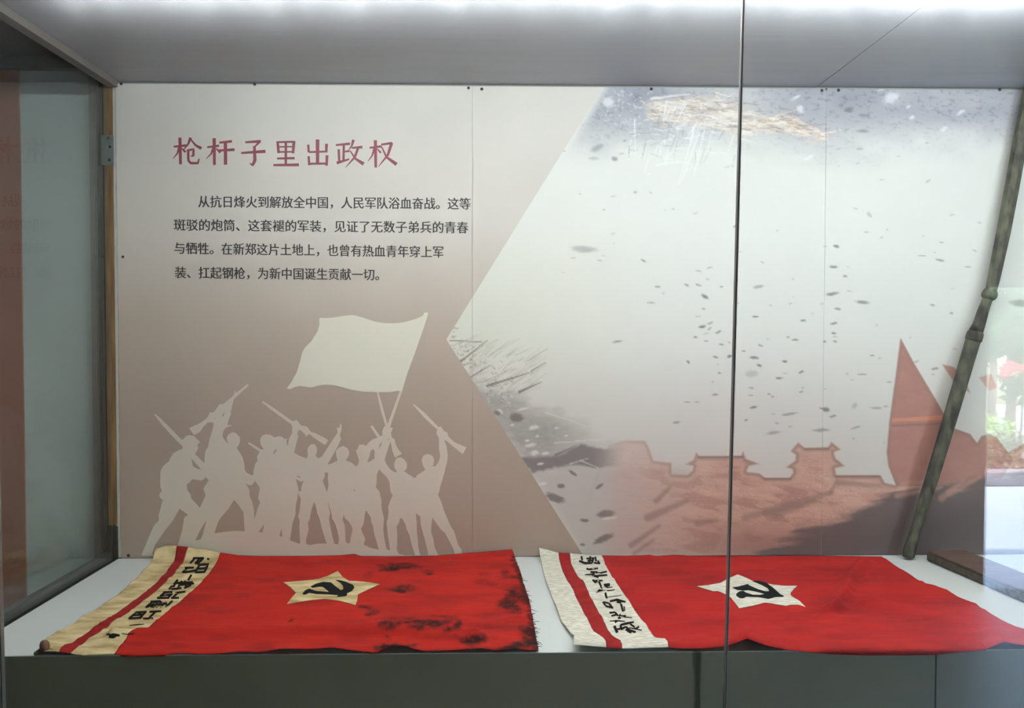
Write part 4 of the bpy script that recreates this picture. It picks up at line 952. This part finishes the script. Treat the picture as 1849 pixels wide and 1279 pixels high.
def bandset(parent, Ls, top, bot, yfr, h, mats, names, ncs, nr, surf, stains, base, thick):
    for k in range(len(Ls) - 1):
        tp = cut(top, Ls[k][0][0], Ls[k + 1][0][0]); bt = cut(bot, Ls[k][-1][0], Ls[k + 1][-1][0])
        P = cloth(Ls[k], Ls[k + 1], tp, bt, yfr, nr, ncs[k], h)
        cols = red_paint(P, stains, base) if names[k] == 'red_field' else None
        surf.add(*add_cloth(parent, names[k], P, mats[k], cols, thick))
    surf.done()
DK = (34, 22, 20); MD = (92, 24, 24)
st1 = [(722, 1024, 26, 5, .02, .9, DK), (705, 1030, 16, 3, -.05, .8, DK), (772, 1034, 9, 3, 0, .6, MD), (775, 1038, 6, 2, 0, .7, DK), (665, 1040, 8, 6, -.6, .5, MD), (725, 1064, 20, 5, -.05, .75, DK), (728, 1069, 8, 3, 0, .7, DK), (876, 1038, 10, 3, 0, .5, MD), (870, 1050, 12, 4, 0, .35, MD), (888, 1056, 10, 3, 0, .5, MD), (912, 1035, 9, 4, 0, .7, MD), (920, 1043, 14, 3, 0, .6, DK), (930, 1060, 18, 4, 0, .6, MD), (940, 1028, 10, 3, .3, .6, MD),
      (938, 1075, 20, 6, .15, .95, DK), (918, 1089, 16, 9, -.5, .85, DK), (925, 1098, 14, 7, .5, .8, DK), (948, 1088, 14, 4, .4, .6, DK), (905, 1088, 10, 4, -.2, .6, MD), (933, 1085, 26, 14, 0, .35, MD),
      (661, 1098, 11, 3, .15, .75, DK), (672, 1108, 10, 4, -.3, .7, DK), (700, 1130, 15, 6, -.1, .85, DK), (740, 1125, 34, 2.5, -.05, .7, DK), (775, 1124, 22, 3, .1, .8, DK), (790, 1128, 16, 5, -.2, .85, DK), (755, 1131, 18, 3, -.1, .7, DK), (810, 1137, 8, 3, 0, .85, DK), (826, 1130, 9, 5, -.8, .8, DK), (815, 1118, 16, 2.5, .2, .55, MD), (712, 1119, 18, 2, 0, .5, MD), (800, 1114, 20, 2, 0, .5, MD), (758, 1136, 10, 2, .2, .7, DK), (740, 1118, 10, 1.6, -.1, .5, DK),
      (858, 1156, 18, 8, -.15, .95, DK), (846, 1160, 8, 5, 0, .6, DK), (700, 1152, 6, 4, 0, .6, MD), (705, 1170, 20, 5, -.05, .9, DK), (740, 1168, 14, 3, -.2, .8, DK), (690, 1172, 14, 5, 0, .5, DK), (958, 1150, 14, 14, .3, .85, DK), (935, 1168, 26, 6, -.25, .9, DK), (950, 1140, 12, 5, .5, .6, DK), (915, 1174, 14, 3, 0, .6, DK), (800, 1152, 60, 4, 0, .3, MD), (905, 1135, 40, 4, .1, .25, MD), (966, 1165, 8, 12, 0, .6, DK), (900, 1110, 40, 3, -.05, .25, MD), (525, 1122, 5, 1.6, -.5, .8, DK)]
for yy in np.linspace(1005, 1170, 26):
    st1.append((float(np.interp(yy, [993, 1060, 1115, 1175], [925, 947, 961, 972])) - 2, float(yy), random.uniform(3, 9), random.uniform(1.5, 4), random.uniform(-.3, .3), .75, DK))
bandset(f1, [L0, L1, L2, L3, L4], top1, bot1, YF - 0.003, h1, [M['cream'], M['stripe'], M['cream'], M['redcloth']], ['header_band', 'red_stripe', 'header_band', 'red_field'], [26, 10, 28, 300], 110, surf1, st1, (166, 36, 29), 0.0012)
OFF = 0.0019
star1 = zc([(100, 450), (280, 437), (540, 415), (640, 397), (780, 350), (925, 278), (1000, 370), (1095, 430), (1200, 432), (1400, 452), (1565, 480), (1400, 550), (1230, 635), (1220, 720), (1190, 797), (950, 732), (730, 702), (540, 717), (155, 780), (220, 690), (290, 610), (200, 520)], 500, 1000, 8.405)
patch('star', star1, surf1, OFF, M['cream'], f1, 4)
emb1 = zc([(890, 420), (970, 428), (1050, 450), (1160, 500), (1177, 535), (1140, 585), (1060, 625), (1067, 650), (1040, 667), (910, 680), (930, 650), (800, 640), (600, 635), (490, 612), (440, 640), (400, 642), (390, 628), (430, 580), (490, 553), (600, 590), (800, 604), (740, 555), (690, 522), (620, 525), (540, 540), (510, 520), (600, 475), (700, 450), (820, 458), (880, 510), (970, 577), (1008, 560), (1002, 510), (960, 460)], 500, 1000, 8.405)
patch('hammer_and_sickle_emblem', emb1, surf1, OFF + .0014, M['blackcloth'], f1, 3, .0006)
glyphs1 = [
 [[(1480, 152), (1585, 150)], [(1500, 150), (1455, 200)], [(1545, 150), (1500, 207)], [(1578, 150), (1520, 210)], [(1612, 158), (1632, 160)]],
 [[(1405, 242), (1490, 238)], [(1400, 283), (1505, 265)], [(1430, 240), (1383, 287)], [(1530, 215), (1622, 206), (1588, 280)], [(1540, 218), (1503, 278)], [(1500, 282), (1592, 280)], [(1520, 250), (1600, 244)]],
 [[(1468, 305), (1435, 358)]],
 [[(1340, 350), (1298, 422)], [(1320, 382), (1482, 375)], [(1330, 365), (1258, 442)], [(1345, 402), (1492, 386)], [(1380, 362), (1340, 432)], [(1400, 430), (1465, 400)], [(1280, 440), (1375, 430)], [(1405, 360), (1420, 427)]],
 [[(1205, 470), (1292, 464)], [(1180, 500), (1272, 490)], [(1148, 522), (1262, 520)], [(1222, 468), (1158, 522)], [(1290, 478), (1243, 527)], [(1318, 476), (1412, 462)], [(1342, 472), (1290, 522)], [(1278, 522), (1352, 520)]],
 [[(1088, 556), (1182, 550)], [(1080, 578), (1042, 612)], [(1102, 558), (1058, 608)], [(1132, 558), (1088, 608)], [(1162, 552), (1108, 612)], [(1192, 553), (1138, 608)], [(1058, 592), (1242, 575)], [(1232, 552), (1178, 608)], [(1292, 548), (1228, 606)]],
 [[(955, 656), (1052, 650)], [(928, 682), (1022, 675)], [(885, 712), (1002, 706)], [(962, 652), (888, 712)], [(1042, 652), (985, 708)], [(980, 660), (1012, 702)], [(1078, 651), (1188, 644)], [(1135, 648), (1070, 712)], [(1018, 714), (1112, 711)]],
 [([(890, 776), (960, 770), (1030, 764)], 1.2)],
 [[(678, 858), (760, 866), (802, 870)], [(700, 882), (742, 886), (772, 870)], [(718, 862), (762, 882)], ([(820, 853), (882, 862), (942, 846)], 1.4), ([(880, 850), (932, 862)], 1.4)],
]
for g in glyphs1:
    ss = [(z1(s[0]), s[1]) if isinstance(s, tuple) else z1(s) for s in g]
    written('inscribed_character', ss, surf1, OFF, f1, 4.9)
# frayed threads at the scorched edge
bm = bmesh.new()
for k in range(70):
    py = random.uniform(1005, 1172); px = float(np.interp(py, [993, 1010, 1035, 1060, 1090, 1115, 1140, 1175], [924.5, 930, 940, 947, 957, 961, 966, 972])) - 1
    p = Vector(surf1.hit([(px - 1, py)], .001)[0]); pts = [p]
    d = Vector((random.uniform(.3, 1), random.uniform(-.7, .7), random.uniform(-.1, .2)))
    L = random.choice([.004, .006, .009, .013])
    for i in range(3):
        pts.append(pts[-1] + d * L / 2); d += Vector((0, random.uniform(-.6, .6), random.uniform(-.3, .1)))
        pts[-1].z = max(pts[-1].z, Z0 + .0012)
    tube_bm(bm, pts, [.0007, .0006, .0005, .0003], 5)
o = fix(from_bm('frayed_threads', bm, M['char'], f1)); o['kind'] = 'stuff'
# rolled hem with pole end
q = on_z(86, 1178, Z0)
bm = bmesh.new()
ctr = [on_z(x, y, Z0 + .006) for x, y in [(63, 1181), (72, 1176), (88, 1176), (105, 1179)]]
tube_bm(bm, ctr, [.004, .0062, .0066, .004], 10, .75)
fix(from_bm('rolled_hem', bm, M['olive'], f1, True))
bm = bmesh.new()
b0 = Vector(on_z(81, 1176, Z0 + .008))
tube_bm(bm, [b0, b0 + Vector((0, 0, .008)), b0 + Vector((-.001, 0, .016)), b0 + Vector((-.002, 0, .021)), b0 + Vector((-.002, 0, .0225))], [.0085, .0095, .009, .006, .002], 12)
fix(from_bm('pole_end', bm, M['cork'], f1, True))

# ---- second flag
z2 = lambda p: zc(p, 960, 980, 6.24)
K0 = z2([(80, 60), (95, 180), (125, 300), (160, 440), (230, 620), (270, 720), (330, 880), (400, 990), (475, 1095), (472, 1155)])
K1 = z2([(300, 120), (310, 200), (350, 330), (420, 470), (490, 600), (560, 740), (630, 880), (690, 1000), (805, 1090), (840, 1180)])
K2 = z2([(430, 125), (445, 240), (520, 390), (580, 440), (640, 580), (710, 700), (780, 840), (860, 1000), (910, 1060), (1000, 1100), (1020, 1195)])
K3 = z2([(790, 150), (830, 260), (910, 400), (1000, 530), (1090, 650), (1170, 780), (1260, 900), (1330, 990), (1390, 1080), (1500, 1100), (1540, 1180)])
K4 = [(1592, 1006), (1621, 1025), (1649, 1042), (1670, 1055.5), (1688, 1058), (1709.5, 1065), (1730, 1078), (1762, 1091), (1783, 1107), (1819, 1125), (1849, 1138), (1880, 1153), (1905, 1170)]
top2 = [(972.8, 989.6), (990, 994), (1008, 999), (1029, 1000), (1060, 1003), (1086.6, 1004), (1130, 1004.5), (1165, 1003.5), (1172, 1002.5), (1185, 1005), (1215, 1003), (1235, 1003.5), (1242, 1005), (1330, 1004.5), (1380, 1005), (1450, 1004), (1540, 1005), (1592, 1006)]
bot2 = [(1035.5, 1165), (1060, 1167), (1094.6, 1169.5), (1123.5, 1172), (1165, 1171), (1206.8, 1169.5), (1230, 1172), (1270, 1172), (1310, 1168), (1335, 1160), (1349, 1154), (1362, 1159), (1385, 1167), (1420, 1174), (1500, 1182), (1560, 1184), (1640, 1184), (1690, 1183), (1740, 1178), (1780, 1174), (1800, 1166), (1813, 1160), (1826, 1163), (1849, 1166), (1905, 1170)]
def h2(X, Y):
    near = np.clip(np.hypot((X - 1355) / 130, (Y - 1065) / 55), .25, 1)
    h = ((fbm(X / 90, Y / 13, 51) - .5) * .013 + (fbm(X / 34, Y / 8, 54) - .5) * .003) * near
    h = h + ridge(X, Y, [(1556, 1022), (1534, 1050), (1522, 1075), (1500, 1105)], 16, .019)
    h = h + ridge(X, Y, [(1560, 1090), (1640, 1100), (1700, 1118)], 12, .012) + ridge(X, Y, [(1330, 1130), (1450, 1120), (1520, 1100)], 10, .005)
    h = h + ridge(X, Y, [(1349, 1160), (1345, 1135), (1335, 1110)], 22, .008) + ridge(X, Y, [(1812, 1165), (1800, 1140), (1770, 1115)], 20, .008)
    cream = X < np.interp(Y, [1000, 1170], [1090, 1210])
    h = h + np.where(cream, (fbm(X / 18, Y / 7, 57) - .5) * .007, 0)
    return np.maximum(h, -.002)
f2 = thing('cloth_flag', 'clean red cloth flag with grey-white linen header, partly behind the glass joint', 'flag', (0.55, 2.05, Z0), 'old red flags')
surf2 = Surf()
st2 = [(1450, 1040, 200, 12, 0, .2, MD), (1600, 1110, 120, 10, .2, .2, MD)]
bandset(f2, [K0, K1, K2, K3, K4], top2, bot2, YF - 0.006, h2, [M['linen'], M['stripe'], M['linen'], M['redcloth']], ['header_band', 'red_stripe', 'header_band', 'red_field'], [24, 12, 34, 320], 110, surf2, st2, (156, 34, 32), 0.0014)
star2 = zc([(145, 315), (300, 300), (480, 265), (560, 215), (620, 190), (710, 150), (830, 200), (920, 240), (1060, 265), (1180, 290), (1330, 308), (1537, 310), (1490, 350), (1440, 412), (1455, 452), (1570, 520), (1650, 602), (1550, 570), (1440, 572), (1380, 590), (1270, 570), (1090, 542), (900, 592), (730, 622), (660, 530), (610, 470), (550, 430), (470, 395), (430, 382), (370, 385)], 1240, 1020, 7.704)
patch('star', star2, surf2, OFF + .0002, M['linen'], f2, 4)
emb2 = zc([(915, 250), (1000, 242), (1100, 268), (1200, 340), (1300, 430), (1355, 458), (1340, 468), (1300, 470), (1230, 470), (1140, 497), (1000, 472), (830, 465), (790, 485), (740, 487), (688, 450), (690, 425), (730, 395), (782, 384), (830, 412), (920, 440), (1020, 442), (1087, 430), (1000, 402), (860, 374), (786, 380), (700, 370), (638, 340), (720, 325), (850, 290), (872, 310), (1000, 365), (1100, 395), (1147, 390), (1130, 350), (1040, 300)], 1240, 1020, 7.704)
patch('hammer_and_sickle_emblem', emb2, surf2, OFF + .0016, M['blackcloth'], f2, 3, .0006)
glyphs2 = [
 [[(560, 160), (570, 212)], [(533, 215), (600, 242), (682, 240)], [(618, 190), (702, 184)], [(630, 216), (692, 210)], [(662, 162), (650, 238)], [(700, 178), (680, 240)], [(718, 168), (726, 222)], [(700, 236), (772, 246)], [(745, 212), (766, 248)]],
 [[(618, 298), (642, 315)], [(640, 312), (748, 299)], ([(600, 371), (660, 370), (762, 344)], 1.8), [(662, 341), (742, 340)], [(702, 338), (690, 374), (752, 402)], [(758, 356), (848, 334)], [(718, 386), (852, 374)]],
 [[(685, 428), (718, 456), (742, 440)], [(700, 440), (800, 438)], ([(758, 448), (792, 527)], 3.6), [(812, 486), (882, 475)], [(820, 502), (882, 494)], [(832, 478), (850, 516)], ([(850, 521), (912, 510)], 1.6)],
 [[(772, 538), (728, 577)], [(748, 556), (802, 544)], ([(820, 545), (850, 652)], 4.0), ([(848, 552), (937, 543)], 1.8), ([(858, 626), (1012, 604)], 1.1)],
 [([(802, 678), (832, 722)], 3.2), [(812, 682), (868, 692)], [(832, 726), (920, 746)], ([(870, 692), (905, 742)], 3.6), [(880, 672), (962, 655), (1058, 680)], [(958, 678), (1012, 692)], ([(1005, 700), (1030, 788)], 3.8), ([(1040, 728), (1048, 780)], 2.4)],
 [[(876, 802), (942, 795)], [(898, 838), (962, 820)], [(940, 798), (1002, 868)], [(958, 848), (1062, 834)], ([(1040, 850), (1132, 856)], 1.7), [(1000, 818), (978, 872)]],
 [([(880, 896), (962, 890), (1052, 900)], 1.6), [(938, 912), (962, 895)], ([(930, 950), (965, 1028)], 5.0), [(958, 992), (1002, 980)], [(998, 940), (1060, 925), (1152, 905)], [(1000, 942), (1012, 986), (1062, 960)], [(1060, 958), (1102, 1000), (1172, 1020)], [(1110, 928), (1162, 966)], ([(1098, 972), (1180, 985), (1242, 1000)], 1.8), [(1160, 986), (1212, 958)], [(1058, 990), (1122, 1030)]],
]
for g in glyphs2:
    ss = [(z2(s[0]), s[1]) if isinstance(s, tuple) else z2(s) for s in g]
    written('inscribed_character', ss, surf2, OFF + .0002, f2, 4.3)

# ------------------------------------------------------------------ leaning pole
def axis(px, py, tt): 
    Y = 2.400 + 0.028 * tt
    return Vector(on_y(np.float64(px), np.float64(py), Y))
def px2m(h): return h * 2.41 / F
pole = thing('weathered_pole', 'dark weathered pole with a knob and collar leaning on the right panel', 'pole', (float(on_y(1640, 1006, 2.40)[0]), 2.40, Z0))
def station(name, rows, n, flat, m, sq=False):
    bm = bmesh.new()
    tube_bm(bm, [axis(x, y, (1006 - y) / 900) for x, y, h in rows], [px2m(h) for x, y, h in rows], n, flat)
    return fix(from_bm(name, bm, m, pole, n > 8))
station('lower_shaft', [(1639.5, 1006.5, 10), (1640, 1003, 11.5), (1644, 988, 11), (1651, 965, 9), (1658, 945, 9.5), (1668, 910, 10.8), (1690, 840, 12), (1720, 740, 12.6), (1745, 655, 13), (1757.5, 614, 13.2)], 14, .8, M['oldwood'])
station('collar', [(1757, 616, 13), (1757.5, 614, 14.8), (1761, 603, 14.5), (1762, 599, 13)], 14, .85, M['oldwood'])
station('neck', [(1762, 599, 12.5), (1767, 588, 11), (1775, 562, 9.8), (1783, 541, 8.8)], 12, .85, M['oldwood'])
station('knob', [(1783.5, 541, 8.5), (1784.5, 538, 12.5), (1786, 534, 13.6), (1788, 529, 13.2), (1789.5, 525, 11.5)], 14, .9, M['oldwood'])
station('upper_bar', [(1789.5, 525, 11), (1794, 505, 12), (1812, 420, 13.5), (1826, 345, 14), (1842, 255, 14), (1849, 212, 12), (1860, 150, 10)], 8, .7, M['oldwood'])

# ------------------------------------------------------------------ plank on the plinth
A = on_z(1672, 1013, Z0); B = on_z(1772, 1056.5, Z0); dv = (B - A) / np.linalg.norm(B - A)
Bx = A + dv * 0.62
nrm = np.array([-dv[1], dv[0], 0])
if nrm[1] < 0: nrm = -nrm
th = 0.031
t = thing('wooden_plank', 'thick dark wooden plank lying on the plinth behind the clean flag, by the pole foot', 'plank', (float(A[0]), float(A[1]), Z0))
back = D - 0.012
wid = 0.115
k0 = max(0.0, (A[1] + nrm[1] * wid - back) / -dv[1])          # where the far long edge clears the wall
foot = [A, Bx, Bx + nrm * wid, A + nrm * wid + dv * k0, np.array([A[0] + nrm[0] * (back - A[1]) / nrm[1], back, Z0])]
foot = foot if k0 > 0 else foot[:4]
def prism(name, pts, zl, zh, m, bev):
    bm = bmesh.new(); lo = [bm.verts.new((p[0], p[1], zl)) for p in pts]; hi = [bm.verts.new((p[0], p[1], zh)) for p in pts]
    bm.faces.new(lo[::-1]); bm.faces.new(hi)
    for i in range(len(pts)):
        j = (i + 1) % len(pts); bm.faces.new((lo[i], lo[j], hi[j], hi[i]))
    bmesh.ops.recalc_face_normals(bm, faces=bm.faces[:])
    if bev: bmesh.ops.bevel(bm, geom=bm.edges[:], offset=bev, segments=3, affect='EDGES')
    return fix(from_bm(name, bm, m, t))
prism('body', foot, Z0 + .0005, Z0 + th - .0045, M['plank'], .004)
ins = [np.array(p) for p in foot]
cen = sum(foot) / len(foot)
prism('top_face', [p + (cen - p) / np.linalg.norm(cen - p) * .007 for p in foot], Z0 + th - .005, Z0 + th, M['planktop'], .0015)

# ------------------------------------------------------------------ garden beyond the doorway (seen mirrored in the front glass)
o = box('pavement', -3.0, 12.0, -14.0, -1.505, -0.12, -0.005, M['pave']); o['kind'] = 'structure'
def leaves(bm, c, r, n, size, seed):
    rr = random.Random(seed)
    for k in range(n):
        while True:
            p = Vector((rr.uniform(-1, 1), rr.uniform(-1, 1), rr.uniform(-1, 1)))
            if p.length <= 1: break
        p = Vector((c[0] + p.x * r[0], c[1] + p.y * r[1], c[2] + p.z * r[2]))
        if p.z < 0.03: continue
        a = Vector((rr.uniform(-1, 1), rr.uniform(-1, 1), rr.uniform(-.6, .6))).normalized()
        b = a.cross(Vector((rr.uniform(-1, 1), rr.uniform(-1, 1), rr.uniform(-1, 1)))).normalized()
        s = size * rr.uniform(.6, 1.3)
        vs = [bm.verts.new(p + a * s), bm.verts.new(p + b * s * .45), bm.verts.new(p - a * s), bm.verts.new(p - b * s * .45)]
        bm.faces.new(vs)
def tree(x, y, h, crown, n, label, seed):
    t = thing('garden_tree', label, 'tree', (x, y, -0.005), 'trees outside the doorway')
    bm = bmesh.new(); tube_bm(bm, [(x, y, -0.005), (x + .03, y, h * .4), (x - .02, y + .05, h * .75), (x + .02, y, h)], [.07, .055, .04, .015], 10)
    fix(from_bm('trunk', bm, M['bark'], t, True))
    bm = bmesh.new()
    for (dx, dy, z, r) in crown: leaves(bm, (x + dx, y + dy, z), (r, r, r * .7), int(n * 1.9), .06, seed + int(z * 10)); seed += 1
    fix(from_bm('foliage', bm, M['leaf'], t))
gx = lambda px, Y: float(on_y(px, 700, 2 * YG - Y)[0])
tree(gx(1822, -6.2), -6.2, 1.9, [(0, 0, 1.75, .55), (-.35, .1, 1.5, .4), (.4, .1, 1.45, .45), (.1, -.1, 2.2, .6), (.15, .2, 1.05, .33)], 420, 'leafy green garden tree mirrored at the right edge of the glass', 5)
tree(gx(1790, -9.6), -9.6, 2.2, [(0, 0, 1.7, .6), (.5, 0, 1.5, .6), (-.4, 0, 1.3, .5), (.2, 0, 2.2, .7)], 420, 'leafy garden tree farthest from the doorway, by the left border of the mirrored view', 45)
tree(gx(1925, -7.2), -7.2, 2.2, [(0, 0, 1.9, .7), (-.5, .1, 1.6, .5), (.4, 0, 1.5, .6), (-.3, 0, 1.1, .35)], 420, 'leafy garden tree standing behind the first one, beyond the doorway', 25)
def bush(name, x, y, r, n, m, label, seed, size=.035):
    t = thing(name, label, 'shrub', (x, y, -0.005))
    bm = bmesh.new(); leaves(bm, (x, y, r[2] * .9), r, n, size, seed); fix(from_bm('foliage', bm, M[m], t))
    bm = bmesh.new()
    for k in range(5):
        an = k * 1.3; tube_bm(bm, [(x, y, -.005), (x + r[0] * .4 * math.cos(an), y + r[1] * .4 * math.sin(an), r[2])], [.012, .006], 6)
    fix(from_bm('stem', bm, M['bark'], t))
bush('low_hedge', gx(1825, -5.3), -5.3, (.75, .2, .25), 1500, 'leaf3', 'brownish low hedge mirrored above the paving', 61)
bush('bright_shrub', gx(1796, -5.9), -5.9, (.26, .16, .33), 700, 'leaf2', 'bright yellow-green shrub mirrored beside the glass reflection edge', 71)
tb = thing('flowering_shrub', 'shrub with red flowers mirrored at the right edge of the glass', 'shrub', (gx(1842, -5.55), -5.55, -0.005))
bm = bmesh.new(); leaves(bm, (gx(1842, -5.55), -5.55, 1.1), (.22, .15, .12), 160, .045, 81); fix(from_bm('blossom', bm, M['petal'], tb))
bm = bmesh.new(); tube_bm(bm, [(gx(1842, -5.55), -5.55, -.005), (gx(1846, -5.55) + .02, -5.55, 1.1)], [.02, .01], 8); fix(from_bm('stem', bm, M['bark'], tb))
bm = bmesh.new(); leaves(bm, (gx(1842, -5.55), -5.5, .95), (.25, .15, .25), 260, .045, 82); fix(from_bm('foliage', bm, M['leaf'], tb))
o = box('garden_kerb', gx(1700, -4.85), gx(2100, -4.85), -5.0, -4.75, -0.005, 0.13, M['kerb'], bev=.01); tag(o, 'dark stone kerb along the planting, mirrored in the glass', 'kerb')
